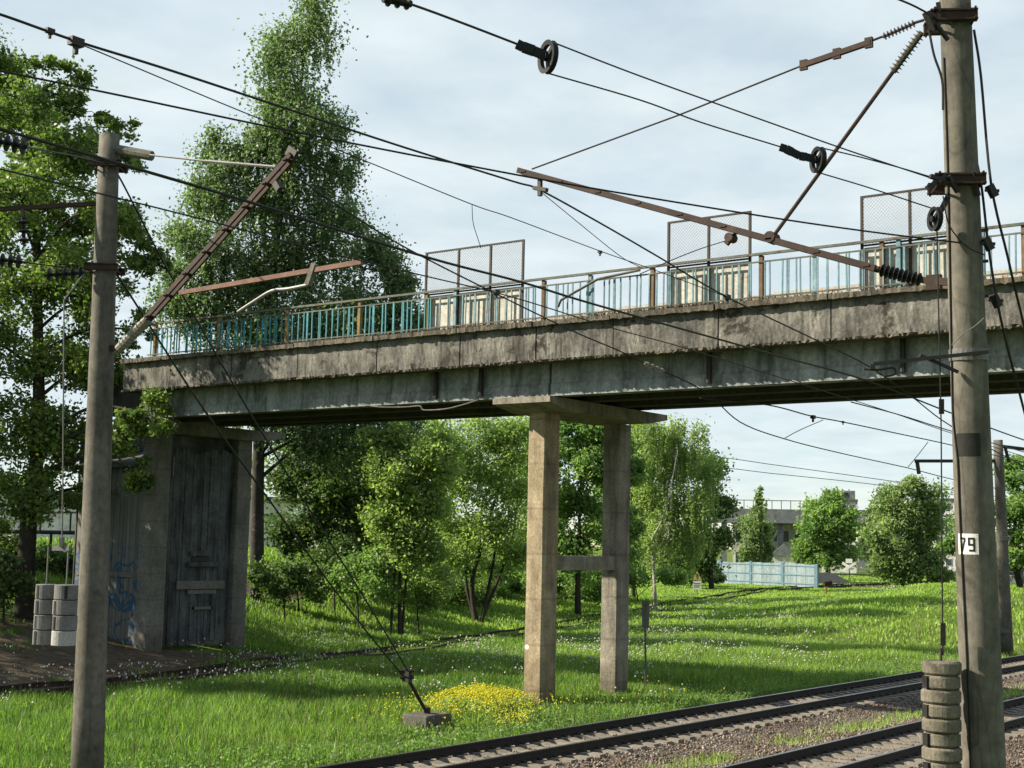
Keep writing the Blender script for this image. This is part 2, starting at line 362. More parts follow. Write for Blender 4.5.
def ground_mat():
    m, nt, b = nodes_of('meadow_ground')
    p = _pos(nt)
    n1 = _noise(nt, 0.35, 6, 0.65, p)
    n2 = _noise(nt, 6, 6, 0.75, p)
    g = _ramp(nt, n1.outputs['Fac'], [(0.3, (0.08, 0.15, 0.02)), (0.55, (0.16, 0.25, 0.04)), (0.75, (0.26, 0.33, 0.08))])
    g = _mix(nt, 0.7, g, _ramp(nt, n2.outputs['Fac'], [(0.3, 0.5), (0.7, 1.35)]), 'MULTIPLY')
    n3 = _noise(nt, 3, 6, 0.75, p)
    d = _ramp(nt, n3.outputs['Fac'], [(0.3, (0.075, 0.058, 0.042)), (0.55, (0.15, 0.12, 0.088)), (0.75, (0.23, 0.19, 0.145))])
    a = nt.nodes.new('ShaderNodeAttribute'); a.attribute_name = 'dirt'
    add = nt.nodes.new('ShaderNodeMath'); add.operation = 'MULTIPLY_ADD'
    add.inputs[1].default_value = 0.5; add.inputs[2].default_value = -0.25
    nt.links.new(n2.outputs['Fac'], add.inputs[0])
    ad = nt.nodes.new('ShaderNodeMath'); ad.operation = 'ADD'; ad.use_clamp = True
    nt.links.new(a.outputs['Fac'], ad.inputs[0]); nt.links.new(add.outputs[0], ad.inputs[1])
    f = _ramp(nt, ad.outputs[0], [(0.35, 0.0), (0.62, 1.0)])
    nt.links.new(_mix(nt, 1.0, _mix(nt, f, g, d), (ALB, ALB, ALB), 'MULTIPLY'), b.inputs['Base Color'])
    b.inputs['Roughness'].default_value = 1.0; b.inputs['Specular IOR Level'].default_value = 0.1
    _bump(nt, b, n3.outputs['Fac'], 0.12)
    return m
M['ground'] = ground_mat()
def ballast_mat(name, stone=False):
    m, nt, b = nodes_of(name)
    if stone:
        a = nt.nodes.new('ShaderNodeAttribute'); a.attribute_name = 'rnd'
        col = _ramp(nt, a.outputs['Fac'], [(0, (0.05, 0.041, 0.034)), (0.4, (0.12, 0.10, 0.083)), (0.75, (0.20, 0.166, 0.14)), (1.0, (0.34, 0.30, 0.265))])
    else:
        p = _pos(nt)
        v = nt.nodes.new('ShaderNodeTexVoronoi'); v.inputs['Scale'].default_value = 16
        nt.links.new(p, v.inputs['Vector'])
        n = _noise(nt, 0.9, 5, 0.6, p)
        col = _ramp(nt, v.outputs['Color'], [(0.1, (0.045, 0.036, 0.03)), (0.5, (0.10, 0.084, 0.07)), (0.9, (0.18, 0.152, 0.13))])
        col = _mix(nt, 0.5, col, _ramp(nt, n.outputs['Fac'], [(0.3, 0.6), (0.7, 1.2)]), 'MULTIPLY')
        _bump(nt, b, v.outputs['Distance'], 0.05)
    pl_ = _noise(nt, 0.8, 4, 0.6, _pos(nt))
    col = _mix(nt, 1.0, col, _ramp(nt, pl_.outputs['Fac'], [(0.35, (0.62, 0.52, 0.44)), (0.6, (0.9, 0.88, 0.86))]), 'MULTIPLY')
    nt.links.new(col, b.inputs['Base Color']); b.inputs['Roughness'].default_value = 0.95
    return m
M['ballast'] = ballast_mat('ballast_bed')
M['stone'] = ballast_mat('ballast_stone', True)

# ------------------------------------------------------------------ mesh helpers
ORG = {}
class MB:
    def __init__(s): s.v = []; s.f = []
    def add(s, vs, fs):
        n = len(s.v); s.v.extend([tuple(map(float, p)) for p in vs]); s.f.extend([tuple(i+n for i in f) for f in fs]); return s
    def box(s, x0, x1, y0, y1, z0, z1):
        return s.add([(x0, y0, z0), (x1, y0, z0), (x1, y1, z0), (x0, y1, z0), (x0, y0, z1), (x1, y0, z1), (x1, y1, z1), (x0, y1, z1)],
                     [(0, 3, 2, 1), (4, 5, 6, 7), (0, 1, 5, 4), (1, 2, 6, 5), (2, 3, 7, 6), (3, 0, 4, 7)])
    def bar(s, a, b, w, h, up=(0, 0, 1)):
        a = np.asarray(a, float); b = np.asarray(b, float); d = b-a; d = d/np.linalg.norm(d)
        up = np.asarray(up, float); sd = np.cross(d, up)
        if np.linalg.norm(sd) < 1e-4: sd = np.cross(d, (1, 0, 0))
        sd /= np.linalg.norm(sd); uu = np.cross(sd, d)
        vs = []
        for P in (a, b):
            for i, j in ((-1, -1), (1, -1), (1, 1), (-1, 1)): vs.append(P+sd*w/2*i+uu*h/2*j)
        return s.add(vs, [(3, 2, 1, 0), (4, 5, 6, 7), (0, 1, 5, 4), (1, 2, 6, 5), (2, 3, 7, 6), (3, 0, 4, 7)])
    def tube(s, pts, rad, n=6, caps=True):
        pts = [np.asarray(p, float) for p in pts]
        if isinstance(rad, (int, float)): rad = [rad]*len(pts)
        d0 = pts[1]-pts[0]; ref = np.array([0, 0, 1.0]) if abs(d0[2]) < 0.9*np.linalg.norm(d0) else np.array([1.0, 0, 0])
        vs = []
        for i, P in enumerate(pts):
            d = pts[min(i+1, len(pts)-1)]-pts[max(i-1, 0)]; d = d/(np.linalg.norm(d)+1e-12)
            a = np.cross(d, ref); a /= (np.linalg.norm(a)+1e-12); b = np.cross(d, a)
            for k in range(n):
                t = 2*math.pi*k/n; vs.append(P+rad[i]*(a*math.cos(t)+b*math.sin(t)))
        fs = []
        for i in range(len(pts)-1):
            for k in range(n):
                k2 = (k+1) % n; fs.append((i*n+k, i*n+k2, (i+1)*n+k2, (i+1)*n+k))
        if caps: fs.append(tuple(range(n-1, -1, -1))); fs.append(tuple((len(pts)-1)*n+k for k in range(n)))
        return s.add(vs, fs)
    def build(s, name, mat, parent=None, smooth=False, bevel=0.0, origin=None):
        V = np.array(s.v)
        if parent is None:
            o0 = np.array(origin) if origin is not None else np.array([V[:, 0].mean(), V[:, 1].mean(), V[:, 2].min()])
        else: o0 = ORG[parent.name]
        me = bpy.data.meshes.new(name); me.from_pydata([tuple(p) for p in (V-o0)], [], s.f); me.update()
        if smooth:
            me.polygons.foreach_set('use_smooth', [True]*len(me.polygons))
        if mat: me.materials.append(mat)
        o = bpy.data.objects.new(name, me); COL.objects.link(o)
        if parent is None: o.location = o0
        else: o.parent = parent
        ORG[o.name] = o0
        if bevel > 0:
            md = o.modifiers.new('bevel', 'BEVEL'); md.width = bevel; md.segments = 1
        return o
def empty(name, loc):
    o = bpy.data.objects.new(name, None); COL.objects.link(o); o.location = tuple(map(float, loc)); o.empty_display_size = 0.2
    ORG[o.name] = np.array(loc, float); return o
def tag(o, label=None, cat=None, group=None, kind=None):
    if label: o['label'] = label
    if cat: o['category'] = cat
    if group: o['group'] = group
    if kind: o['kind'] = kind
    return o
def shared(name, me, parent, loc, rot=None, scale=None):
    o = bpy.data.objects.new(name, me); COL.objects.link(o); o.parent = parent
    o.location = tuple(np.asarray(loc, float)-ORG[parent.name])
    if rot: o.rotation_euler = rot
    if scale: o.scale = scale
    return o
def mesh_from(mb, name, mat):
    me = bpy.data.meshes.new(name); me.from_pydata(mb.v, [], mb.f); me.update()
    if mat: me.materials.append(mat)
    return me
def big_mesh(name, V, F, mat, parent=None, rnd=None, attr='rnd', smooth=False):
    """V (n,3), F (m,k) numpy arrays"""
    o0 = ORG[parent.name] if parent is not None else np.array([V[:, 0].mean(), V[:, 1].mean(), V[:, 2].min()])
    V = V-o0
    me = bpy.data.meshes.new(name); k = F.shape[1]
    me.vertices.add(len(V)); me.vertices.foreach_set('co', V.astype(np.float32).ravel())
    me.loops.add(F.size); me.loops.foreach_set('vertex_index', F.astype(np.int32).ravel())
    me.polygons.add(len(F))
    me.polygons.foreach_set('loop_start', np.arange(0, F.size, k, dtype=np.int32))
    me.polygons.foreach_set('loop_total', np.full(len(F), k, dtype=np.int32))
    if smooth: me.polygons.foreach_set('use_smooth', np.ones(len(F), dtype=bool))
    me.update(calc_edges=True)
    if rnd is not None:
        a = me.attributes.new(attr, 'FLOAT', 'POINT'); a.data.foreach_set('value', rnd.astype(np.float32))
    if mat: me.materials.append(mat)
    o = bpy.data.objects.new(name, me); COL.objects.link(o)
    if parent is None: o.location = o0
    else: o.parent = parent
    ORG[o.name] = o0
    return o
def smooth_line(P, n=10):
    P = [np.asarray(p, float) for p in P]
    if len(P) < 3: return P
    out = []
    for i in range(len(P)-1):
        p0 = P[i-1] if i > 0 else 2*P[0]-P[1]; p1 = P[i]; p2 = P[i+1]; p3 = P[i+2] if i+2 < len(P) else 2*P[-1]-P[-2]
        for k in range(n):
            t = k/n
            out.append(0.5*((2*p1)+(-p0+p2)*t+(2*p0-5*p1+4*p2-p3)*t*t+(-p0+3*p1-3*p2+p3)*t**3))
    out.append(P[-1]); return out
def ribs(mb, a, b, r0, r1, n, core=None, seg=10):
    """insulator: a core rod with n sheds between a and b"""
    a = np.asarray(a, float); b = np.asarray(b, float)
    pts, rad = [], []
    for i in range(n):
        for t, r in ((0.0, r0), (0.35, r0), (0.5, r1), (0.62, r1), (0.75, r0)):
            pts.append(a+(b-a)*((i+t)/n)); rad.append(r)
    pts.append(b); rad.append(r0)
    mb.tube(pts, rad, seg); return mb

# ------------------------------------------------------------------ ground
def axis(lo, hi, near_lo, near_hi, step, grow):
    a = list(np.arange(near_lo, near_hi+1e-6, step)); s = step
    while a[-1] < hi: s *= grow; a.append(a[-1]+s)
    s = step; b = []
    x = near_lo
    while x > lo: s *= grow; x -= s; b.append(x)
    return np.array(b[::-1]+a)
gx = axis(-2500, 5000, 12, 130, 0.8, 1.18); gy = axis(-2500, 5000, 3, 80, 0.6, 1.18)
GX, GY = np.meshgrid(gx, gy, indexing='ij')
GZ = terrain(GX, GY)
def gauss(x, y, cx, cy, rx, ry): return np.exp(-((x-cx)/rx)**2-((y-cy)/ry)**2)
DB = hit(259, 586); DR = hit(862, 587)
def dirt_at(x, y):
    s = np.interp(x, SID_X, SID_Y)
    d = 1.4*gauss(x, y, 24.5, 37.9, 5.8, 2.9)
    d = d+1.2*gauss(x, y, 30.6, 40.2, 2.2, 3.4)+1.15*gauss(x, y, 34, 38.3, 6, 0.9)
    d = d+1.5*gauss(x, y, DB[0], DB[1], 2.4, 1.9)+1.0*gauss(x, y, DR[0], DR[1], 16, 2.2)
    d = d+0.55*np.exp(-((y-s)/1.1)**2)*(x < 46)*(x > 12)
    d = d+0.7*gauss(x, y, 44, 21.6, 5, 0.7)+0.8*gauss(x, y, 128, 62, 14, 3)+0.45*np.exp(-((y-19.4)/0.8)**2)
    d = d+0.5*gauss(x, y, 22, 45, 12, 5)
    d = d*(0.85+0.38*np.sin(x*2.3+1.7*np.sin(y*1.9))*np.sin(y*2.7+x*.6))
    return np.clip(d, 0, 1)
nx, ny = len(gx), len(gy)
idx = np.arange(nx*ny).reshape(nx, ny)
F = np.stack([idx[:-1, :-1], idx[1:, :-1], idx[1:, 1:], idx[:-1, 1:]], -1).reshape(-1, 4)
gro = big_mesh('ground', np.stack([GX, GY, GZ], -1).reshape(-1, 3), F, M['ground'], None, dirt_at(GX, GY).ravel(), 'dirt', True)
tag(gro, 'green meadow ground with bare earth patches beside the railway', 'ground', kind='structure')

# ballast bed under both main tracks, with low shoulders
prof = [(2.0, -0.50), (8.0, -0.34), (9.6, -0.29), (10.4, -0.245), (13.6, -0.245), (14.2, -0.31), (15.2, -0.32), (15.9, -0.245), (18.7, -0.245), (19.2, -0.32), (19.9, -0.62)]
bx = np.concatenate([np.arange(-40, 15, 5), np.arange(15, 90, 0.6), np.arange(90, 700, 10)])
V = []; 
py_ = np.array([p[0] for p in prof]); pz_ = np.array([p[1] for p in prof])
yy = np.linspace(2.0, 19.9, 60)
BX, BY = np.meshgrid(bx, yy, indexing='ij')
BZ = np.interp(BY, py_, pz_)+0.022*np.sin(BX*5.1+BY*3.7)*np.sin(BY*6.3+BX*1.7)
bi = np.arange(BX.size).reshape(BX.shape)
BF = np.stack([bi[:-1, :-1], bi[1:, :-1], bi[1:, 1:], bi[:-1, 1:]], -1).reshape(-1, 4)
bed = big_mesh('ballast_bed', np.stack([BX, BY, BZ], -1).reshape(-1, 3), BF, M['ballast'], None, smooth=True)
tag(bed, 'brown grey crushed stone bed under the two main tracks', 'ballast', kind='structure')

# loose stones on the bed (one uncountable mass)
def scatter_stones(n, fx, fy, fz, s0, s1):
    x = fx(n); y = fy(n); z = fz(x, y)
    base = np.array([(1, 0, 0), (-1, 0, 0), (0, 1, 0), (0, -1, 0), (0, 0, 1), (0, 0, -1.)])
    Vb = base[None]*(0.6+0.6*rng.random((n, 6, 1)))
    q = rng.normal(size=(n, 4)); q /= np.linalg.norm(q, axis=1)[:, None]
    w, a, b, c = q.T
    Rm = np.stack([np.stack([1-2*(b*b+c*c), 2*(a*b-c*w), 2*(a*c+b*w)], -1), np.stack([2*(a*b+c*w), 1-2*(a*a+c*c), 2*(b*c-a*w)], -1), np.stack([2*(a*c-b*w), 2*(b*c+a*w), 1-2*(a*a+b*b)], -1)], 1)
    Vb = np.einsum('nij,nkj->nki', Rm, Vb)*(s0+(s1-s0)*rng.random((n, 1, 1)))
    Vb = Vb+np.stack([x, y, z], -1)[:, None, :]
    Fb = np.array([(0, 2, 4), (2, 1, 4), (1, 3, 4), (3, 0, 4), (2, 0, 5), (1, 2, 5), (3, 1, 5), (0, 3, 5)])
    Fs = (np.arange(n)[:, None, None]*6+Fb[None]).reshape(-1, 3)
    return Vb.reshape(-1, 3), Fs, np.repeat(rng.random(n), 6)
def st_z(x, y):
    z = np.interp(y, py_, pz_)+0.008
    for yc, x0 in ((17.30, 18.5), (12.02, 22.5)):
        ph = np.abs(((x-x0+.26) % .52)-.26); z = np.where((np.abs(y-yc) < 1.38) & (ph < .15), -.6, z)
    return z
V, F, r = scatter_stones(42000, lambda n: 22+60*rng.random(n)**1.5, lambda n: 7.5+11.4*rng.random(n), st_z, 0.022, 0.046)
tag(big_mesh('ballast_stones', V, F, M['stone'], None, r), 'loose crushed stones lying between and beside the main rails', 'gravel', kind='stuff')

# ------------------------------------------------------------------ railway tracks
def rail_mesh(pts, mat_side, mat_head, name, parent, zoff=0.0):
    prof = [(-0.075, -0.18), (-0.075, -0.168), (-0.012, -0.15), (-0.010, -0.05), (-0.036, -0.042), (-0.0365, -0.006), (-0.028, 0), (0.028, 0), (0.0365, -0.006), (0.036, -0.042), (0.010, -0.05), (0.012, -0.15), (0.075, -0.168), (0.075, -0.18)]
    k = len(prof); vs = []; fs = []; mi = []
    for i, P in enumerate(pts):
        a = np.asarray(pts[max(i-1, 0)]); b = np.asarray(pts[min(i+1, len(pts)-1)]); d = (b-a)[:2]; d = d/np.linalg.norm(d); nrm = np.array([-d[1], d[0]])
        for (u, w) in prof: vs.append((P[0]+nrm[0]*u, P[1]+nrm[1]*u, P[2]+w+zoff))
    for i in range(len(pts)-1):
        for j in range(k):
            j2 = (j+1) % k
            fs.append((i*k+j, (i+1)*k+j, (i+1)*k+j2, i*k+j2)); mi.append(1 if 4 < j < 8 else 0)
    fs.append(tuple(range(k))); mi.append(0); fs.append(tuple((len(pts)-1)*k+j for j in range(k-1, -1, -1))); mi.append(0)
    mb = MB(); mb.add(vs, fs); o = mb.build(name, mat_side, parent)
    o.data.materials.append(mat_head); o.data.polygons.foreach_set('material_index', mi)
    return o
slp = MB()
slp.add([(-.14, -1.35, -.18), (.14, -1.35, -.18), (.14, 1.35, -.18), (-.14, 1.35, -.18), (-.115, -1.34, 0), (.115, -1.34, 0), (.115, -.45, 0), (.115, -.3, -.03), (.115, .3, -.03), (.115, .45, 0), (.115, 1.34, 0), (-.115, 1.34, 0), (-.115, .45, 0), (-.115, .3, -.03), (-.115, -.3, -.03), (-.115, -.45, 0)],
        [(0, 1, 5, 4), (4, 5, 6, 15), (15, 6, 7, 14), (14, 7, 8, 13), (13, 8, 9, 12), (12, 9, 10, 11), (2, 3, 11, 10), (1, 2, 10, 9, 8, 7, 6, 5), (3, 0, 4, 15, 14, 13, 12, 11)])
SLEEPER = mesh_from(slp, 'sleeper', M['sleeper'])
def main_track(yc, x0, x1, label):
    root = empty('railway_track', (x0, yc, -0.2)); tag(root, label, 'railway track', 'main line tracks')
    for s in (1, -1):
        pts = [np.array([x, yc+s*0.775, 0.0]) for x in (-60, 0, 60, 150, 300, 700)]
        rail_mesh(pts, M['railside'], M['railhead'], 'rail', root)
    fm = MB(); x = x0; i = 0
    while x < x1:
        shared('sleeper', SLEEPER, root, (x, yc+random.uniform(-.02, .02), -0.182+random.uniform(-.006, .004)), (0, 0, random.uniform(-.012, .012)))
        for s in (1, -1):
            for t in (-1, 1): fm.box(x-.05, x+.05, yc+s*.775+t*.10-.035, yc+s*.775+t*.10+.035, -.182, -.135)
        x += 0.52
    tag(fm.build('rail_fastenings', M['railside'], root), kind='stuff')
    far = MB()
    while x < 330:
        far.box(x-.13, x+.13, yc-1.34, yc+1.34, -.21, -.182); x += 0.52
    tag(far.build('distant_sleepers', M['sleeper'], root), kind='stuff')
    return root
main_track(17.30, 18.5, 112, 'farther main railway track running past the foot of the concrete pier')
main_track(12.02, 22.5, 90, 'nearer main railway track passing behind the stack of disc weights')

# overgrown siding
root = empty('siding_track', (29, 34.8, -0.3)); tag(root, 'old overgrown siding track curving through grass below the embankment', 'railway track')
sx = np.concatenate([np.arange(5, 110, 2.0), np.arange(110, 190, 5.0)])
sy = np.interp(sx, SID_X, SID_Y)
for _ in range(6): sy[1:-1] = (sy[:-2]+2*sy[1:-1]+sy[2:])/4
ctr = np.stack([sx, sy, terrain(sx, sy)+0.17], -1)
for s in (1, -1):
    pts = []
    for i, P in enumerate(ctr):
        d = ctr[min(i+1, len(ctr)-1)]-ctr[max(i-1, 0)]; d = d[:2]/np.linalg.norm(d[:2])
        pts.append(np.array([P[0]-d[1]*.775*s, P[1]+d[0]*.775*s, P[2]]))
    rail_mesh(pts, M['rust'], M['rust'], 'rail', root)
for i in range(0, 28):
    t = 20+i*0.95; y = float(np.interp(t, sx, sy)); ang = math.atan2(float(np.interp(t+1, sx, sy))-y, 1)
    shared('sleeper', SLEEPER, root, (t, y, float(terrain(t, y))+random.uniform(-.04, -.01)), (0, 0, ang))

# ------------------------------------------------------------------ road overpass
BR = empty('road_overpass', (31.8, 23.0, -0.4))
tag(BR, 'weathered grey concrete overpass with turquoise railing crossing above the tracks', 'bridge')
XF, XB = 30.55, 37.3           # near and far deck edge
YE = 39.35                      # left end of the deck
# deck slab and carriageway
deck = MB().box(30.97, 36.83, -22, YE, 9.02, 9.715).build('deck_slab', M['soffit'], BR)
# edge beams (fascia panels)
def rough_panel(x0, x1, y0, y1, z0, z1, amp, ny=10, nz=4, ragged=0.0):
    """a slab along Y whose front face (x0) and lower edge are uneven"""
    mb = MB(); vs = []
    ys = np.linspace(y0, y1, ny+1); zs = np.linspace(z0, z1, nz+1)
    for iy, y in enumerate(ys):
        drop = ragged*random.uniform(-1, 0.4)*(1 if random.random() < .8 else 2.2)
        for iz, z in enumerate(zs):
            e = 0 if (iy in (0, ny)) else 1
            vs.append((x0+amp*random.uniform(-1, 1)*e+(abs(drop)*0.7 if iz == 0 else 0), y, z+(drop if iz == 0 else 0)))
    nf = len(vs)
    for y in ys:
        vs.append((x1, y, z0)); vs.append((x1, y, z1))
    fs = []
    k = nz+1
    for i in range(ny):
        for j in range(nz): fs.append((i*k+j, i*k+j+1, (i+1)*k+j+1, (i+1)*k+j))
        a, b = nf+2*i, nf+2*(i+1)
        fs.append((i*k, (i+1)*k, b, a)); fs.append((i*k+nz, a+1, b+1, (i+1)*k+nz)); fs.append((a, b, b+1, a+1))
    for i in (0, ny):
        col = [i*k+j for j in range(k)]+[nf+2*i+1, nf+2*i]
        fs.append(tuple(col) if i == ny else tuple(col[::-1]))
    return mb.add(vs, fs)
jy = [YE, 36.9, 33.95, 31.0, 27.75, 24.65, 22.05, 19.6, 16.55, 13.6, 10.6, 7.6, 4.6, 1.6, -1.4, -4.4, -7.4, -10.4, -13.4, -16.4, -19.4, -22]
for i in range(len(jy)-1):
    a, b = jy[i+1]+0.02, jy[i]-0.02
    dxo = random.uniform(-0.02, 0.02)
    rough_panel(XF+dxo, 30.95, a, b, 8.90+random.uniform(-.015, .015), 9.80, 0.010, 44, 5, 0.028).build('edge_beam', M['fascia'], BR)
    rough_panel(XF-0.19+dxo, 31.15, a+random.uniform(0, .02), b, 9.80, 9.925+random.uniform(-.015, .015), 0.025, 34, 1, 0.014).build('coping', M['coping'], BR)
for i in range(len(jy)-1):
    rough_panel(XF-0.055, 31.0, jy[i+1]+.03, jy[i]-.03, 8.845, 8.895, 0.05, 60, 1, 0.02).build('ledge', M['coping'], BR)
tag(MB().box(36.85, XB, -22, YE, 8.95, 9.9).build('edge_beam', M['fascia'], BR))
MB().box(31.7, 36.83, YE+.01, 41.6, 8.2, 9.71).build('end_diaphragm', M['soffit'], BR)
MB().box(31.15, 36.85, -22, YE, 9.72, 9.86).build('carriageway', M['roof_dark'], BR)
# girders: two spans meeting over the pier
for (ya, yb) in ((22.10, YE-0.25), (2.3, 22.02), (-20, 2.2)):
    for gi, gxx in enumerate((31.24, 32.85, 34.5, 36.25)):
        zb = 8.0 if gi < 3 else 8.1
        mb = MB()
        w = 0.42
        vs = [(gxx, ya, zb), (gxx+w, ya, zb), (gxx+w, ya, 9.0), (gxx, ya, 9.0)]
        pr = [(0, 0), (w, 0), (w, .25), (w-.10, .36), (w-.10, 1.02), (.04, 1.02), (.04, .36), (0, .30)]
        n = len(pr)
        mb.add([(gxx+u, ya, zb+v) for u, v in pr]+[(gxx+u, yb, zb+v) for u, v in pr],
               [tuple(range(n))]+[tuple(range(2*n-1, n-1, -1))]+[(i, i+n, (i+1) % n+n, (i+1) % n) for i in range(n)])
        mb.build('girder', M['girder'] if gi == 0 else M['soffit'], BR)  # inner girders take the tone darkened for shade
# drain pipes and small fixings on the near girder
for px_ in (436, 481, 709, 903):
    P = on_x(px_, 380, 31.16)
    d = MB().tube([(31.16, P[1], 8.92), (31.16, P[1], 8.10)], 0.07, 8); d.build('drain_pipe', M['dark_steel'], BR)
# thin conduit hanging along the lower edge of the girder
pts = [on_x(a, b, 31.15) for a, b in ((362, 404), (380, 407), (405, 407), (420, 406), (424, 410), (445, 409), (462, 405), (478, 400))]
MB().tube(smooth_line(pts, 4), 0.02, 6).build('conduit', M['pier_old'], BR)
# railing
RAIL = MB()
RZ = 11.10; RX = 30.62
RAIL.box(RX-.035, RX+.035, -20, 38.2, RZ-.03, RZ+.03)
RAIL.box(RX-.018, RX+.018, -20, 38.2, RZ-.21, RZ-.175)
RAIL.box(RX-.018, RX+.018, -20, 38.2, 10.03, 10.065)
railing = RAIL.build('railing', M['brownrail'], BR)
post_y = [37.9, 34.75, 31.65, 28.6, 26.0, 24.95, 21.9, 18.5, 15.45, 12.4, 9.2, 6.1, 3.0, -0.1, -3.2]
pm = MB().box(-.05, .05, -.05, .05, 9.85, RZ-.035)
PM1 = mesh_from(pm, 'post', M['ochre']); PM2 = mesh_from(pm, 'rusty_post', M['rust_post']); PM3 = mesh_from(pm, 'teal_post', M['pale_teal'])
for i, y in enumerate(post_y):
    shared('post', PM1 if i < 5 else (PM3 if i in (5,) else PM2), railing, (RX+.06, y, 0))
for y in (20.4, 14.05, 12.0, 10.1): shared('post', PM3, railing, (RX+.06, y, 0))
bm_ = MB().box(-.016, .016, -.016, .016, 10.0, RZ-.17)
BM1 = mesh_from(bm_, 'baluster', M['teal']); BM2 = mesh_from(bm_, 'pale_baluster', M['pale_teal'])
y = 38.0; n = 0
while y > 6.0:
    if min(abs(y-p) for p in post_y) > 0.07:
        shared('baluster', BM1 if y > 25.6 else BM2, railing, (RX, y+random.uniform(-.01, .01), 0), (random.uniform(-.012, .012), 0, 0)); n += 1
    y -= 0.168
# broken section of loose handrail hanging in the railing
MB().tube([on_x(558, 307, 30.5), on_x(561, 300, 30.5), on_x(598, 279, 30.5), on_x(640, 270, 30.5)], 0.035, 6).build('bent_rail', M['brownrail'], railing)
# protective screens over the overhead line
def screen(ys, ztop, label):
    fr = MB(); X = 30.72; y0, y1 = max(ys), min(ys)
    for y in ys: fr.box(X-.025, X+.025, y-.03, y+.03, 9.88, ztop)
    fr.box(X-.025, X+.025, y1-.03, y0+.03, ztop, ztop+.045)
    fr.box(X-.02, X+.02, y1, y0, 11.02, 11.06)
    f = fr.build('protective_screen', M['frame_dark'], BR); f['label'] = label
    me = MB(); s = 0.085; H = ztop-11.06; W = y0-y1
    k = -H
    while k < W:
        for sg in (0, 1):
            a0 = max(k, 0); b0 = min(k+H, W)
            if b0 > a0:
                za, zb_ = 11.06+(a0-k), 11.06+(b0-k)
                if sg: ya_, yb_ = y0-a0, y0-b0
                else: ya_, yb_ = y1+a0, y1+b0
                me.bar((X, ya_, za), (X, yb_, zb_), 0.006, 0.006)
        k += s
    tag(me.build('wire_mesh', M['mesh'], f), kind='stuff')
    yv = y0-.03; i = 0
    while yv > y1+.05:
        e = max(y1+.03, yv-1.12)
        c = MB()
        m_ = 5; vs = []
        for j in range(m_+1):
            yy_ = yv+(e-yv)*j/m_; off = 0.003*(j % 2)
            vs += [(X+.05+off, yy_, 9.95), (X+.05+off, yy_, 11.0), (X+.065+off, yy_, 11.0), (X+.065+off, yy_, 9.95)]
        fs = []
        for j in range(m_):
            for q in range(4): fs.append((j*4+q, j*4+(q+1) % 4, (j+1)*4+(q+1) % 4, (j+1)*4+q))
        fs += [(3, 2, 1, 0), tuple(m_*4+q for q in range(4))]
        c.add(vs, fs); c.build('sheet_panel', M['sheet'], f)
        yv = e
screen([26.1, 24.91, 23.77, 22.65], 12.24, 'screen of dark frames and rusty white sheets farthest left on the bridge')
screen([18.07, 16.92, 15.78], 12.18, 'screen of rusty white sheets right of the bent handrail')
screen([12.9, 11.75, 10.6], 12.17, 'screen of white sheets partly hidden by the numbered pole')
# far parapet
yv = 30.0
while yv > -18:
    MB().box(36.45, 36.6, yv-2.94, yv, 9.86, 11.28+random.uniform(-.05, .05)).build('parapet_panel', M['parapet'], BR)
    yv -= 3.0
# dead grass and dirt along the coping
V = []; F = []; n = 5200
yy_ = np.concatenate([rng.uniform(2, 40, 1600), rng.normal(17.5, 1.9, 2300), rng.normal(24.5, 1.3, 900), rng.normal(30.5, 1.0, 400)])
xx_ = 30.46+0.28*rng.random(n); hh = 0.03+0.15*rng.random(n)**2; w = 0.012+0.01*rng.random(n); an = rng.random(n)*6.28; ln = rng.normal(0, .09, (n, 2))
b0 = np.stack([xx_-w*np.cos(an), yy_-w*np.sin(an), np.full(n, 9.915)], -1); b1 = np.stack([xx_+w*np.cos(an), yy_+w*np.sin(an), np.full(n, 9.915)], -1)
t0 = np.stack([xx_+ln[:, 0], yy_+ln[:, 1], 9.915+hh], -1)
tag(big_mesh('dry_grass', np.stack([b0, b1, t0], 1).reshape(-1, 3), np.arange(3*n).reshape(-1, 3), M['drygrass'], BR, np.repeat(rng.random(n), 3)), kind='stuff')

def column(x0, x1, y0, y1, z0, z1, mat, parent, c=0.03):
    mb = MB(); pr = [(x0+c, y0), (x1-c, y0), (x1, y0+c), (x1, y1-c), (x1-c, y1), (x0+c, y1), (x0, y1-c), (x0, y0+c)]
    n = 8; zs = np.linspace(z0, z1, 9)
    vs = []
    for z in zs:
        j = 0.006
        vs += [(p[0]+random.uniform(-j, j), p[1]+random.uniform(-j, j), z) for p in pr]
    fs = [tuple(range(n-1, -1, -1)), tuple((len(zs)-1)*n+i for i in range(n))]
    for k in range(len(zs)-1): fs += [(k*n+i, k*n+(i+1) % n, (k+1)*n+(i+1) % n, (k+1)*n+i) for i in range(n)]
    return mb.add(vs, fs).build('column', mat, parent)
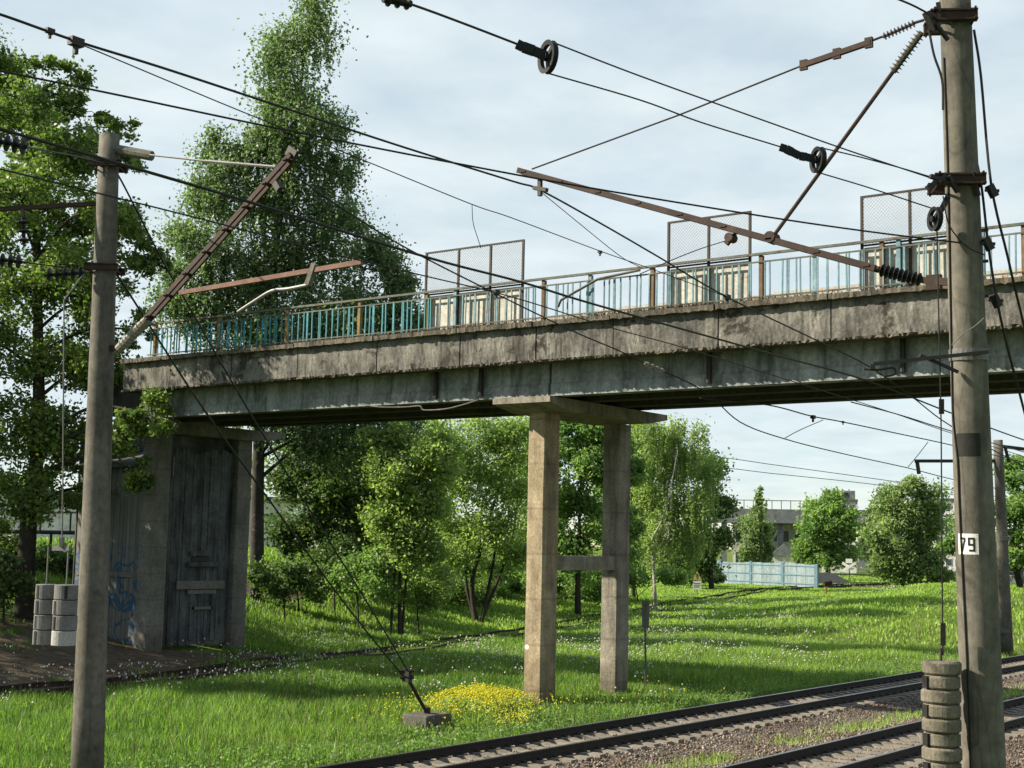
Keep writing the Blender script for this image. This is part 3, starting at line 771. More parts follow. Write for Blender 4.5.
# middle pier: haunched cap, two columns, tie beam
y0, y1 = 21.87, 23.8
cap = MB()
pr = [(31.0, 7.82), (32.0, 7.64), (36.15, 7.64), (37.2, 7.82), (37.2, 7.985), (31.0, 7.985)]
cap.add([(x, y0, z) for x, z in pr]+[(x, y1, z) for x, z in pr], [tuple(range(6)), tuple(range(11, 5, -1))]+[(i, i+6, (i+1) % 6+6, (i+1) % 6) for i in range(6)])
pier = cap.build('pier', M['pier_grey'], BR); pier['label'] = 'two column concrete pier with haunched cap beside the far track'
column(32.0, 32.74, 22.71, 23.28, -0.9, 7.64, M['pier'], pier)
column(35.82, 36.5, 22.71, 23.28, -0.9, 7.64, M['pier_grey'], pier)
MB().box(32.745, 35.815, 22.78, 23.1, 3.3, 3.7).build('tie_beam', M['pier_grey'], pier)
MB().tube([(31.99, 23.185, 1.2), (32.01, 23.185, 1.2)], 0.07, 14).build('survey_mark', M['white_paint'], pier)
for yb in (22.35, 22.75):
    for gxx in (31.24, 32.85, 34.5): MB().box(gxx+.05, gxx+.38, yb-.12-.2, yb+.12-.2, 7.986, 7.999).build('bearing_pad', M['dark_steel'], pier)
# end pier under the left end of the deck
cap = MB()
y0, y1 = 39.05, 40.3
pr = [(31.0, 7.72), (32.0, 7.58), (36.6, 7.58), (38.0, 7.78), (38.0, 7.985), (31.0, 7.985)]
cap.add([(x, y0, z) for x, z in pr]+[(x, y1, z) for x, z in pr], [tuple(range(6)), tuple(range(11, 5, -1))]+[(i, i+6, (i+1) % 6+6, (i+1) % 6) for i in range(6)])
pier2 = cap.build('end_pier', M['pier_old'], BR); pier2['label'] = 'grey end pier with timber boarding between its columns'
column(32.05, 32.8, 39.3, 39.95, -0.3, 7.58, M['pier_old'], pier2)
column(35.9, 36.6, 39.3, 39.95, -0.3, 7.58, M['pier_old'], pier2)

# ------------------------------------------------------------------ timber shed beneath the left end
SH = empty('timber_shed', (34, 40.5, 0.3)); tag(SH, 'dark timber plank shed with blue graffiti under the left bridge end', 'shed')
x = 32.82
while x < 35.88:
    w = random.uniform(.14, .2); w = min(w, 35.885-x)
    zt = random.uniform(6.95, 7.2); yo = random.uniform(-.02, .02)
    if w > .05: MB().box(x, x+w-.012, 39.52+yo, 39.56+yo, 0.2, zt).build('plank', M['plank'], SH)
    x += w
yv = 39.97
while yv < 43.6:
    w = random.uniform(.15, .22)
    g = float(terrain(32.3, yv+w/2))
    MB().box(32.28+random.uniform(-.015, .015), 32.34, yv, yv+w-.014, g-.15+random.uniform(0, .12), 6.3+random.uniform(-.12, .1)).build('plank', M['graffiti'], SH)
    yv += w
MB().box(32.24, 32.265, 39.97, 43.6, 2.55, 2.72).build('rail_board', M['plank_light'], SH)
MB().bar((31.8, 39.98, 6.46), (31.8, 43.9, 6.34), 0.04, 0.09).build('eaves_board', M['plank'], SH)
MB().add([(31.9, 39.97, 6.52), (35.8, 39.97, 7.28), (35.8, 43.9, 7.28), (31.9, 43.9, 6.4), (31.9, 39.97, 6.58), (35.8, 39.97, 7.34), (35.8, 43.9, 7.34), (31.9, 43.9, 6.46)],
         [(0, 3, 2, 1), (4, 5, 6, 7), (0, 1, 5, 4), (1, 2, 6, 5), (2, 3, 7, 6), (3, 0, 4, 7)]).build('roof', M['roof_dark'], SH)
MB().box(32.4, 36.6, 43.95, 44.0, 1.5, 8.15).build('back_wall', M['plank'], SH)
for (a0, a1) in ((32.82, 34.3), (34.31, 35.88)):
    MB().box(a0, a1, 39.86, 39.9, 6.9, 7.57).build('infill_board', M['plank'], SH)
def on_shed(a, b, c, d, name, t=0.05, m='plank_light'):
    P = on_y(a, b, 39.49); Q = on_y(c, d, 39.49)
    MB().box(min(P[0], Q[0]), max(P[0], Q[0]), 39.49-t, 39.495, min(P[2], Q[2]), max(P[2], Q[2])).build(name, M[m], SH)
on_shed(176, 581, 223, 588.5, 'cross_board', 0.08)
on_shed(187, 590, 215, 593.5, 'cross_board', 0.05)
on_shed(187, 562, 218, 566.5, 'shelf_board', 0.12, 'plank')
on_shed(190, 551, 210, 556, 'hatch_frame', 0.06, 'plank')
on_shed(192, 557, 209, 561.5, 'hatch_opening', 0.01, 'black_paint_and_shade')  # thin black plate painted as the shade inside the hatch
on_shed(191, 607, 212, 609, 'cross_board', 0.04)
on_shed(190, 594, 192, 640, 'door_edge', 0.04, 'plank')
on_shed(211, 594, 213, 640, 'door_edge', 0.04, 'plank')

# ------------------------------------------------------------------ catenary poles
def pole_mesh(axis_pts, rads, name, label, mat='pole', n=28, group=None):
    root = empty(name, axis_pts[0]); tag(root, label, 'pole', group)
    mb = MB(); pts = []; rr = []
    for i in range(len(axis_pts)-1):
        for k in range(8):
            t = k/8; pts.append(np.asarray(axis_pts[i])*(1-t)+np.asarray(axis_pts[i+1])*t); rr.append(rads[i]*(1-t)+rads[i+1]*t)
    pts.append(np.asarray(axis_pts[-1])); rr.append(rads[-1])
    mb.tube(pts, rr, n).build('shaft', M[mat], root, smooth=True)
    return root
def collar(c, r, wid, hgt, mat, parent, name='clamp_collar', ang=0.0, ext=0.18):
    """two channel bars bolted across a pole"""
    mb = MB(); c = np.asarray(c, float); d = np.array([math.cos(ang), math.sin(ang), 0]); s = np.array([-d[1], d[0], 0])
    for sg in (1, -1):
        o = c+s*sg*(r+.035)
        mb.bar(o-d*(wid/2+ext), o+d*(wid/2+ext), 0.05, hgt)
        mb.bar(o-d*(wid/2+ext)+np.array([0, 0, hgt/2]), o+d*(wid/2+ext)+np.array([0, 0, hgt/2]), 0.09, 0.02)
        mb.bar(o-d*(wid/2+ext)-np.array([0, 0, hgt/2]), o+d*(wid/2+ext)-np.array([0, 0, hgt/2]), 0.09, 0.02)
    for sg in (1, -1):
        for z in (-.05, .05):
            q = c+d*sg*(wid/2+ext*.55)+np.array([0, 0, z]); mb.tube([q-s*(r+.13), q+s*(r+.13)], 0.014, 6)
    return mb.build(name, M[mat], parent)

# right pole 79
DP = 15.0
p_top, p_bot = at(955, -2, DP), at(984, 768, DP)
ax = (p_bot-p_top)/(p_top[2]-p_bot[2])
p_base = p_bot+ax*(p_bot[2]+0.7)
p_up = p_top-ax*1.1
POLE = pole_mesh([p_base, p_up], [0.245, 0.150], 'catenary_pole', 'thick round concrete pole with white number plate, nearest at right')
def pole_axis(y):
    t = (y+2)/770.0; return p_top*(1-t)+p_bot*t
def pole_rad(y):
    P = pole_axis(y); t = (P[2]-p_base[2])/(p_up[2]-p_base[2]); return 0.245*(1-t)+0.150*t
TRANS = math.atan2(-_r0[1], -_r0[0])     # image-left direction in plan
def wrap(y_px, u0, u1, v0, v1, off, n=10):
    """a patch on the pole: u in metres to the image right, v in metres up, from the point facing the camera"""
    c = pole_axis(y_px); r = pole_rad(y_px)+off
    tow = np.array([EYE[0]-c[0], EYE[1]-c[1], 0]); tow /= np.linalg.norm(tow); rt = np.array([-tow[1], tow[0], 0])
    vs = []; fs = []
    for i in range(n+1):
        u = u0+(u1-u0)*i/n; a = u/r
        for v in (v0, v1):
            P = c-ax*v; vs.append(P+r*(tow*math.cos(a)+rt*math.sin(a)))
    for i in range(n): fs.append((2*i, 2*i+2, 2*i+3, 2*i+1))
    return vs, fs
mb = MB(); mb.add(*wrap(545, -0.20, 0.03, -0.10, 0.115, 0.004)); plate = mb.build('number_plate', M['white_paint'], POLE)
dg = MB()
def stroke(u0, u1, v0, v1): dg.add(*wrap(545, u0, u1, v0, v1, 0.007, 4))
# 7
stroke(-.175, -.105, .055, .075); 
for k in range(6): 
    a = k/6; stroke(-.127-.035*a, -.105-.035*a, .055-.125*(k+1)/6, .055-.125*k/6)
# 9
stroke(-.078, -.058, -.01, .075); stroke(-.025, -.005, -.07, .075); stroke(-.058, -.025, .055, .075); stroke(-.058, -.025, -.01, .01); stroke(-.07, -.025, -.07, -.05)
dg.build('number_79', M['black_paint_and_shade'], plate)
mb = MB(); mb.add(*wrap(446, -0.17, 0.09, -0.12, 0.12, 0.004)); bp = mb.build('painted_patch', M['black_paint_and_shade'], POLE); bp['label'] = 'black painted rectangle halfway up the pole'
# cable down the pole face, with ties
cab = MB(); pts = []
for y in range(60, 800, 40):
    c = pole_axis(y); r = pole_rad(y)+.012; tow = EYE-c; tow[2] = 0; tow /= np.linalg.norm(tow); rt = np.array([-tow[1], tow[0], 0]); a = -0.95+0.25*math.sin(y*.011)*.4+ (0.25 if y > 450 else 0)
    pts.append(c+r*(tow*math.cos(a)+rt*math.sin(a)))
cab.tube(smooth_line(pts, 3), 0.009, 6).build('down_cable', M['wire'], POLE)
ang79 = math.atan2(_r0[1], _r0[0])
LFT = -_r0*.06
collar(pole_axis(22)+LFT, pole_rad(22), 0.32, 0.10, 'rust', POLE, ang=ang79-.12, ext=.08)
collar(pole_axis(184)+LFT, pole_rad(184), 0.34, 0.095, 'rust', POLE, ang=ang79-.12, ext=.09)
for (a0, b0, a1, b1, w_) in ((927, 188, 946, 176, .06), (930, 176, 950, 183, .05), (948, 176, 958, 192, .05), (926, 12, 934, 30, .07), (938, 2, 940, 18, .04), (968, 2, 970, 16, .04), (936, 24, 948, 40, .04), (972, 172, 978, 196, .05)):
    MB().bar(at(a0, b0, DP-.24), at(a1, b1, DP-.2), w_, w_*.8).build('fitting', M['dark_steel'], POLE)
mb = MB(); mb.tube([pole_axis(352)+np.array([0, 0, .03]), pole_axis(358)-np.array([0, 0, .03])], pole_rad(355)+.012, 24); mb.build('band', M['galv'], POLE)
mb = MB(); P = at(988, 352, DP-.25); Q = at(873, 364, DP-.2); mb.bar(P, Q, .05, .035); mb.bar(Q, at(873, 369, DP-.2), .05, .05)
mb.tube(smooth_line([at(864, 369, DP-.2), at(878, 370, DP-.2), at(893, 368, DP-.2), at(895, 374, DP-.2), at(884, 377, DP-.2)], 4), .012, 6); mb.build('support_arm', M['dark_steel'], POLE)
mb = MB(); mb.bar(at(920, 355, DP-.2), at(958, 372, DP-.15), .03, .03); mb.build('arm_brace', M['dark_steel'], POLE)
# cables and clamps hanging on the right of the pole
def cable(pix, d, rpx, name, parent, mat='wire', n=5):
    P = [at(x, y, (d[i] if isinstance(d, (list, tuple)) else d)) for i, (x, y) in enumerate(pix)]
    dm = np.mean([depth(p) for p in P])
    return MB().tube(smooth_line(P, n), rpx/2*dm/FPX, 6).build(name, M[mat], parent)
cable([(929, 30), (934, 55), (942, 80), (943, 110)], DP-.2, 2.5, 'loop_cable', POLE)
cable([(943, 196), (948, 222), (958, 238), (969, 248), (985, 255)], DP-.3, 1.4, 'loop_cable', POLE)
cable([(952, 345), (962, 335), (975, 326), (984, 318)], DP-.3, 1.4, 'loop_cable', POLE, 'galv')
for y in (231, 262, 297): MB().bar(at(976, y, DP), at(988, y-1, DP), .03, .03).build('step_bolt', M['dark_steel'], POLE)

# backstay guys right of pole
def guy(pix, dpt, rpx, label, clamps=()):
    root = empty('guy_cable', at(*pix[-1], dpt[-1])); tag(root, label, 'guy cable', 'guy cables')
    P = [at(x, y, d) for (x, y), d in zip(pix, dpt)]
    dm = np.mean(dpt)
    MB().tube(smooth_line(P, 5), rpx/2*dm/FPX, 6).build('strand', M['wire'], root)
    for (x, y, d) in clamps:
        c = MB(); c.bar(at(x-3, y-5, d), at(x+3, y+7, d), .07, .07); c.bar(at(x-7, y, d), at(x+7, y+1, d), .03, .03); c.build('clamp', M['dark_steel'], root)
    return root
guy([(974, 30), (981, 77), (991, 183), (1008, 258), (1026, 334), (1105, 660)], [15, 14.9, 14.8, 14.9, 15.3, 17.2], 2.6, 'guy cable from the upper collar of the numbered pole down to the right', [(992, 190, 14.8)])
guy([(976, 158), (982, 190), (990, 258), (1003, 329), (1026, 418), (1090, 665)], [15, 14.9, 14.85, 14.9, 15.3, 16.9], 2.6, 'guy cable from the lower collar of the numbered pole, with two clamps', [(988, 243, 14.85), (996, 300, 14.9)])

# cantilever of the right pole
CT = empty('cantilever', at(938, 283, DP)); tag(CT, 'long rusty inclined cantilever reaching left from the numbered pole', 'cantilever', 'catenary cantilevers')
def PX(x, y): return on_x(x, y, 14.75)
a, b = PX(877, 269), PX(520, 171)
side = np.array([1.0, 0, 0])
mb = MB()
for s in (-1, 1): mb.bar(a+side*.05*s, b+side*.05*s, .04, .072)
for t in np.linspace(.02, .98, 9): c = a+(b-a)*t; mb.bar(c-side*.08, c+side*.08, .08, .02)
mb.build('boom', M['rust'], CT)
mb = MB(); ribs(mb, PX(880, 270), PX(921, 280), .035, .075, 9); mb.build('insulator', M['insul_dark'], CT)
mb = MB(); mb.bar(PX(919, 279), PX(935, 283), .06, .07); mb.bar(PX(934, 275), PX(934, 290), .07, .16); mb.bar(PX(934, 281), pole_axis(283), .06, .08); mb.build('hinge_bracket', M['rust'], CT)
# tie rod with insulator
mb = MB(); mb.tube([PX(532, 169), PX(679, 115), PX(801, 66)], .011, 6); mb.tube([PX(871, 41), PX(884, 36)], .014, 6); mb.tube([PX(914, 23), PX(924, 20)], .016, 6); mb.build('tie_rod', M['dark_steel'], CT)
mb = MB(); mb.bar(PX(801, 66), PX(871, 42), .05, .06); 
for t in (.04, .52, .97): c = PX(801, 66)*(1-t)+PX(871, 42)*t; mb.bar(c-np.array([0, 0, .06]), c+np.array([0, 0, .06]), .09, .04, (1, 0, 0))
mb.build('tie_plate', M['rust'], CT)
mb = MB(); ribs(mb, PX(883, 37), PX(915, 23), .018, .045, 9); mb.build('insulator', M['porcelain'], CT)
# strut
mb = MB(); mb.tube([PX(772, 238), PX(895, 69)], .024, 8); mb.build('strut', M['rust'], CT)
mb = MB(); ribs(mb, PX(893, 72), PX(922, 32), .034, .066, 11); mb.build('insulator', M['pole'], CT)
mb = MB(); c = PX(772, 238); mb.tube([c-side*.08, c+side*.08], .07, 10); c = PX(731, 238); mb.tube([c-side*.07, c+side*.07], .055, 10); mb.bar(PX(731, 238), PX(726, 244), .05, .06); mb.bar(PX(735, 228), PX(735, 236), .03, .03); mb.build('joint', M['rust'], CT)
mb = MB(); mb.bar(PX(540, 180), PX(540, 196), .05, .05); mb.bar(PX(534, 188), PX(547, 190), .06, .05); mb.build('wire_saddle', M['dark_steel'], CT)

# pulley tackle and tension weights
def pulley(cpx, d, rpx, name, label, wid=.05, rot=0.5):
    c = at(*cpx, d); R = rpx*d/FPX
    ang = math.atan2(c[1], c[0])+rot
    ex = np.array([math.cos(ang), math.sin(ang), 0]); ez = np.array([0, 0, 1.0]); nn = np.cross(ex, ez)
    o = empty(name, c); tag(o, label, 'pulley', 'tension pulleys')
    mb = MB(); n = 24; rin = R*.72; vs = []; fs = []
    for k in range(n):
        t = 2*math.pi*k/n; e = ex*math.cos(t)+ez*math.sin(t)
        vs += [c+e*R-nn*wid/2, c+e*R*.93, c+e*R+nn*wid/2, c+e*rin+nn*wid*.4, c+e*rin-nn*wid*.4]
    for k in range(n):
        k2 = (k+1) % n
        for j in range(5): fs.append((k*5+j, k2*5+j, k2*5+(j+1) % 5, k*5+(j+1) % 5))
    mb.add(vs, fs).build('rim', M['insul_dark'], o)
    mb = MB()
    for k in range(3):
        t = 2*math.pi*k/3+.4; e = ex*math.cos(t)+ez*math.sin(t)
        mb.bar(c+e*R*.1, c+e*R*.8, R*.28, wid*.6, nn)
    mb.tube([c-nn*wid*.9, c+nn*wid*.9], R*.26, 10); mb.build('spokes', M['insul_dark'], o)
    return o, c
p1, c1 = pulley((548, 57), 12.9, 17, 'pulley_wheel', 'largest spoked pulley wheel hanging in the sky left of centre')
p2, c2 = pulley((818, 160), 14.3, 13.5, 'pulley_wheel', 'middle pulley wheel in front of the strut, left of numbered pole')
p3, c3 = pulley((935, 219), 14.75, 12.5, 'pulley_wheel', 'small pulley wheel hung under the lower collar of numbered pole')
def fork(parent, pix, d, w=.06):
    P = [at(x, y, d) for x, y in pix]; mb = MB()
    for i in range(len(P)-1): mb.bar(P[i], P[i+1], w*(1 if i % 2 else .65), w)
    mb.build('fork', M['insul_dark'], parent)
fork(p1, [(517, 44), (523, 47), (534, 51), (548, 57)], 12.9, .08)
fork(p2, [(780, 147), (786, 149), (792, 152), (800, 156), (806, 157), (818, 160)], 14.3, .07)
fork(p3, [(948, 197), (944, 205), (940, 212), (935, 219)], 14.75, .06)

def wire(pix, dep, rpx, label, name='overhead_wire', extra=None, mat='wire', cat='wire', n=6, plane=None):
    if plane is not None: P = [on_y(x, y, plane) for x, y in pix]
    else: P = [at(x, y, d) for (x, y), d in zip(pix, dep)]
    L = smooth_line(P, n)
    rad = [.80*rpx/2*max(depth(p), 4)/FPX for p in L]
    rm = float(np.mean(rad)); rad = [rm]*len(L)
    mb = MB(); mb.tube(L, rad, 6)
    if extra:
        root = empty(name, L[0]); tag(root, label, cat, 'overhead line wires')
        mb.build('strand', M[mat], root); extra(root); return root
    o = mb.build(name, M[mat], None, origin=L[0]); tag(o, label, cat, 'overhead line wires'); return o
# anchored tension line
def ex_w6(root):
    mb = MB(); ribs(mb, at(383, -1, 11.55), at(411, 4, 11.7), .03, .055, 3); mb.build('insulator', M['insul_dark'], root)
wire([(330, -22), (383, -4), (416, 6), (465, 24), (517, 44)], [11.1, 11.5, 11.7, 12.3, 12.85], 3.2, 'thick tension wire from the top edge to the largest pulley', extra=ex_w6)
wire([(552, 42), (640, 76), (768, 122), (850, 151), (931, 178)], [12.9, 13.4, 14.1, 14.5, 14.8], 1.9, 'upper rope from the largest pulley to the numbered pole', cat='rope', name='tackle_rope')
wire([(549, 73.5), (640, 100), (700, 122), (768, 143), (781, 147)], [12.9, 13.3, 13.6, 14.1, 14.3], 1.9, 'lower rope from the largest pulley to the middle pulley', cat='rope', name='tackle_rope')
wire([(822, 148), (860, 157), (901, 168), (931, 177)], [14.3, 14.5, 14.7, 14.8], 1.7, 'upper rope from the middle pulley to the lower collar', cat='rope', name='tackle_rope')
wire([(820, 173), (870, 188), (931, 208)], [14.3, 14.5, 14.75], 1.7, 'lower rope from the middle pulley to the small pulley', cat='rope', name='tackle_rope')
WD = 14.8
wire([(937, 231), (939, 330), (941, 420), (942, 560), (943, 655)], [WD]*5, 1.9, 'vertical hanger rope from small pulley down to the disc weights', cat='rope', name='hanger_rope', extra=lambda r: (MB().bar(at(943, 623, WD), at(943, 645, WD), .05, .05).build('turnbuckle', M['dark_steel'], r), MB().bar(at(941.5, 399, WD), at(941.5, 414, WD), .05, .05).build('clamp', M['dark_steel'], r)))
wire([(890, -4), (912, 5), (931, 15)], [14.2, 14.6, 14.85], 2.6, 'short wire from the top edge into the upper collar')
# weight stacks
def disc_mesh(R, h, ang, bevel=.012, slot=.05):
    mb = MB(); n = 26; vs = []; fs = []
    for zi, (z, rr) in enumerate(((0, R-bevel), (bevel, R), (h-bevel, R), (h, R-bevel))):
        for k in range(n): t = 2*math.pi*k/n; vs.append((rr*math.cos(t), rr*math.sin(t), z))
    for j in range(3):
        for k in range(n):
            k2 = (k+1) % n; fs.append((j*n+k, j*n+k2, (j+1)*n+k2, (j+1)*n+k))
    fs.append(tuple(range(n-1, -1, -1))); fs.append(tuple(3*n+k for k in range(n)))
    return mb.add(vs, fs)
def slot_mesh(R, h, s=.055):
    return MB().box(R-.05, R+.004, -s/2, s/2, h*.06, h*.94)
def weights(cx_, cy0, cy1, d, R, n, name, label, mats, rope_up, group, slots, slotw=.055):
    top = at(cx_, cy0, d); bot = at(cx_, cy1, d); zt = top[2]; h = (top[2]-bot[2])/n
    root = empty(name, (top[0], top[1], bot[2])); tag(root, label, 'weight stack', group)
    toC = math.atan2(EYE[1]-top[1], EYE[0]-top[0])
    for i in range(n):
        m = mats(i); me = mesh_from(disc_mesh(R*(random.uniform(.97, 1.02) if i % 2 == 0 or R > .21 or n < 8 else random.uniform(.91, .95)), h*.95, 0, bevel=.02 if n > 8 else .008), 'disc_weight', m); me.polygons.foreach_set('use_smooth', [False]*len(me.polygons))
        o = shared('disc_weight', me, root, (top[0]+random.uniform(-.008, .008), top[1]+random.uniform(-.008, .008), zt-h*(i+1)), (0, 0, random.uniform(0, 1)))
        ORG[o.name] = np.array(o.location)
        sa = slots(i)
        if sa is not None:
            sm_ = mesh_from(slot_mesh(R, h*.95, slotw), 'slot', M['black_paint_and_shade'])  # black block stands in for the shade inside an uncut slot
            s_ = bpy.data.objects.new('slot', sm_); COL.objects.link(s_); s_.parent = root
            s_.location = Vector((top[0], top[1], zt-h*(i+1)))-Vector(tuple(ORG[root.name])); s_.rotation_euler = (0, 0, toC+sa)
    mb = MB(); mb.tube([(top[0], top[1], bot[2]), (top[0], top[1], zt+rope_up)], .014, 6); mb.build('hanger_rod', M['dark_steel'] if rope_up < .3 else M['galv'], root)
    return root
hpx = (at(943, 657, WD)[2]-at(943, 768, WD)[2])/8.05
weights(941, 660, 660+14.1*16, WD, 0.203, 16, 'weight_stack', 'tall stack of stained concrete disc weights beside the numbered pole', lambda i: M['weight'], .12, 'tension weights', lambda i: -0.95 if i % 2 == 1 else None, .085)

# left pole
LB = on_z(86, 800, -0.55); LT = on_y(109.5, 135, 20.75)
LP = pole_mesh([LB, LT], [0.285, 0.178], 'catenary_pole', 'tall slim round concrete pole standing in the grass at left')
def laxis(y):
    # point on the left pole axis seen at pixel row y
    lo, hi = 0.0, 1.0
    for _ in range(30):
        m = (lo+hi)/2; P = LB*(1-m)+LT*m; v = P-EYE; yy = CY-FPX*(v@_u)/(v@_f)
        if yy > y: lo = m
        else: hi = m
    return LB*(1-lo)+LT*lo
LD = depth(laxis(200))
collar(laxis(166), .185, .34, .09, 'rust', LP, ang=TRANS, ext=.12)
collar(laxis(269), .20, .36, .10, 'rust', LP, ang=TRANS, ext=.12)
cable([(100, 262), (92, 300), (88, 330)], LD-.25, 1, 'loop_cable', LP)
cable([(78, 610), (76, 660), (74, 700), (72, 740), (72, 770)], LD-.3, 1.3, 'down_cable', LP)
cable([(72, 752), (78, 744), (82, 750), (80, 760), (73, 765)], LD-.4, 1, 'loop_cable', LP)
mb = MB(); mb.bar(laxis(203), at(-14, 210, LD-.3), .08, .075); LA = mb.build('side_arm', M['rust'], LP)
mb = MB(); ribs(mb, at(23, 217, LD-.3), at(24, 244, LD-.3), .035, .12, 3); mb.bar(at(23, 209, LD-.3), at(23, 218, LD-.3), .05, .05); mb.build('insulator', M['insul_dark'], LA)
mb = MB(); mb.tube([laxis(148), at(152, 156, LD-.2)], .09, 10); mb.build('stub_arm', M['pier_old'], LP)

# left cantilever
CL = empty('cantilever', on_x(122, 346, 15.72)); tag(CL, 'steep rusty cantilever rising right from the slim left pole', 'cantilever', 'catenary cantilevers')
def PL(x, y): return on_x(x, y, 15.72)
a, b = PL(146, 321), PL(293, 155)
mb = MB()
for s in (-1, 1): mb.bar(a+side*.055*s, b+side*.055*s, .04, .085)
for t in np.linspace(.03, .97, 8): c = a+(b-a)*t; mb.bar(c-side*.1, c+side*.1, .1, .02)
mb.build('boom', M['rust'], CL)
mb = MB(); mb.tube([PL(119, 349), PL(148, 319)], .085, 10); ribs(mb, PL(122, 346), PL(142, 325), .085, .10, 7); mb.build('insulator', M['insul_grey'], CL)
mb = MB(); mb.bar(laxis(350), PL(121, 347), .08, .10); mb.build('hinge_bracket', M['rust'], CL)
mb = MB(); mb.bar(PL(180, 293), PL(362, 262), .06, .075); mb.build('registration_tube', M['pink_rust'], CL)
mb = MB(); mb.tube([PL(150, 155), PL(205, 161)], .018, 6); mb.tube([PL(205, 161), PL(276, 167)], .026, 6); mb.build('tie_rod', M['galv'], CL)
mb = MB(); mb.bar(PL(315, 264), PL(308, 285), .09, .09); mb.build('drop_bracket', M['pier_old'], CL)
mb = MB(); mb.tube(smooth_line([PL(308, 285), PL(288, 289), PL(272, 291), PL(255, 301), PL(238, 312)], 4), .03, 8); mb.build('steady_arm', M['galv'], CL)
MB().bar(PL(276, 183), PL(280, 190), .1, .1).build('clamp', M['dark_steel'], CL)
MB().bar(PL(288, 150), PL(296, 156), .06, .16).build('end_fitting', M['dark_steel'], CL)

# hanging weights beside the left pole
WL = LD-1.6
g1 = lambda i: M['weight_grey']
w1 = weights(46.5, 583.5, 644, WL+.25, .175, 4, 'weight_stack', 'rear pair of grey hanging weights, left of the slim pole', g1, .62, 'hanging weights', lambda i: -.9, .05)
w2 = weights(66.5, 584, 645, WL, .20, 4, 'weight_stack', 'front hanging grey weights with whitewashed bottom, beside the slim pole', lambda i: M['whitewash'] if i == 3 else M['weight_grey'], .62, 'hanging weights', lambda i: (-1.0 if i else .0) if i < 3 else None, .05)
YK = empty('weight_yoke', at(61, 550, WL+.1)); tag(YK, 'small pale steel yoke carrying the hanging grey weights', 'yoke')
mb = MB(); mb.bar(at(53, 548, WL+.2), at(70, 548, WL+.05), .05, .09); mb.build('bar', M['galv'], YK)
mb = MB(); mb.bar(at(62, 547, WL+.1), at(62, 537, WL+.1), .06, .08); mb.tube([at(62, 540, WL+.1), at(63, 470, WL+.1), at(64, 300, WL+.2), at(88, 268, LD-.3)], .012, 6); mb.build('hanger', M['galv'], YK)

# ------------------------------------------------------------------ overhead wires
def clamp_at(x, y, plane, s=.10):
    def f(root):
        P = on_y(x, y, plane); mb = MB(); mb.bar(P-np.array([s*.7, 0, 0]), P+np.array([s*.7, 0, 0]), s*.8, s*.8); mb.bar(P, P-np.array([0, 0, s*1.2]), s*.4, s*.4); mb.build('clamp', M['dark_steel'], root)
    return f
wire([(-20, 9), (5, 16), (76, 41), (160, 67), (256, 98.5), (400, 146), (512, 181), (540, 190), (600, 223), (657, 256), (727, 297), (818, 341), (868, 366), (911, 396), (951, 426), (1024, 466), (1100, 500)], None, 2.1, 'messenger wire entering at the top left corner and dipping under the bridge', plane=11.3, extra=lambda r: (clamp_at(76, 42, 11.3)(r), clamp_at(727, 297, 11.3)(r), clamp_at(50, 31, 11.3, .06)(r)))
wire([(76, 43), (92, 49), (238, 110), (363, 160), (471, 204), (512, 218), (600, 251), (660, 272), (727, 297)], None, 1.3, 'thin wire just below the top left messenger wire', plane=11.35, extra=lambda r: clamp_at(600, 252, 11.35, .05)(r))
wire([(541, 192), (580, 224), (620, 256), (640, 267)], None, 1.0, 'short thin wire slanting down from the cantilever saddle', plane=11.35)
wire([(472, 205), (473, 222), (477, 236), (481, 248)], None, 1.0, 'kinked dropper hanging from a thin wire against the sky', plane=11.35)
wire([(-30, 65), (0, 71), (123, 96), (256, 124), (366, 146), (449, 162), (579, 186), (768, 217), (872, 232), (962, 243)], [11.7, 11.8, 12.3, 12.8, 13.2, 13.5, 13.8, 14.4, 14.7, 14.85], 2.5, 'thick cable sweeping from left edge to the middle of the numbered pole')
wire([(-30, 120), (0, 129), (117, 163), (256, 204), (426, 257), (521, 282), (600, 306), (768, 353), (868, 381), (951, 413), (1024, 440), (1100, 464)], None, 2.6, 'thick wire crossing in front of the slim pole and the bridge railing', plane=11.2)
wire([(-20, 164), (57, 183), (217, 223), (330, 253), (425, 276), (512, 297), (612, 328), (685, 348), (801, 384), (890, 412), (960, 436), (1060, 468)], None, 1.4, 'thin wire running below the thick wire across the bridge', plane=11.0, extra=lambda r: clamp_at(496, 292, 11.0, .07)(r))
def ex_l2(root):
    mb = MB(); ribs(mb, on_y(645, 363, 16.5), on_y(664, 371, 16.5), .03, .05, 4); mb.build('insulator', M['insul_grey'], root)
wire([(289, 172), (360, 220), (425, 258), (562, 326), (615, 349), (645, 363), (704, 391), (740, 422), (785, 439), (840, 453), (908, 468), (960, 481), (1040, 497)], None, 1.5, 'wire from the left cantilever head passing under the bridge by the pier', plane=16.5, extra=ex_l2)
wire([(700, 398), (768, 405), (811, 416), (843, 422), (900, 434), (951, 445), (1040, 466)], None, 1.5, 'wire emerging below the bridge right of the weeping birch', plane=17.0, extra=lambda r: (clamp_at(813, 417, 17.0, .12)(r), clamp_at(843, 422, 17.0, .07)(r)))
wire([(785, 438), (800, 430), (823, 420)], None, 1.0, 'short slanting dropper below the bridge over the blue fence', plane=16.8)
wire([(908, 467), (918, 455), (928, 442)], None, 1.0, 'short slanting dropper above the round shrub', plane=16.8)
wire([(851, 402), (900, 415), (951, 431), (1024, 452), (1090, 470)], None, 1.3, 'wire leaving the bridge shadow toward the far pole', plane=12.6)
wire([(725, 241), (700, 249), (672, 260), (640, 274)], None, 1.3, 'short wire from the boom joint down left over the second screen', plane=9.2)
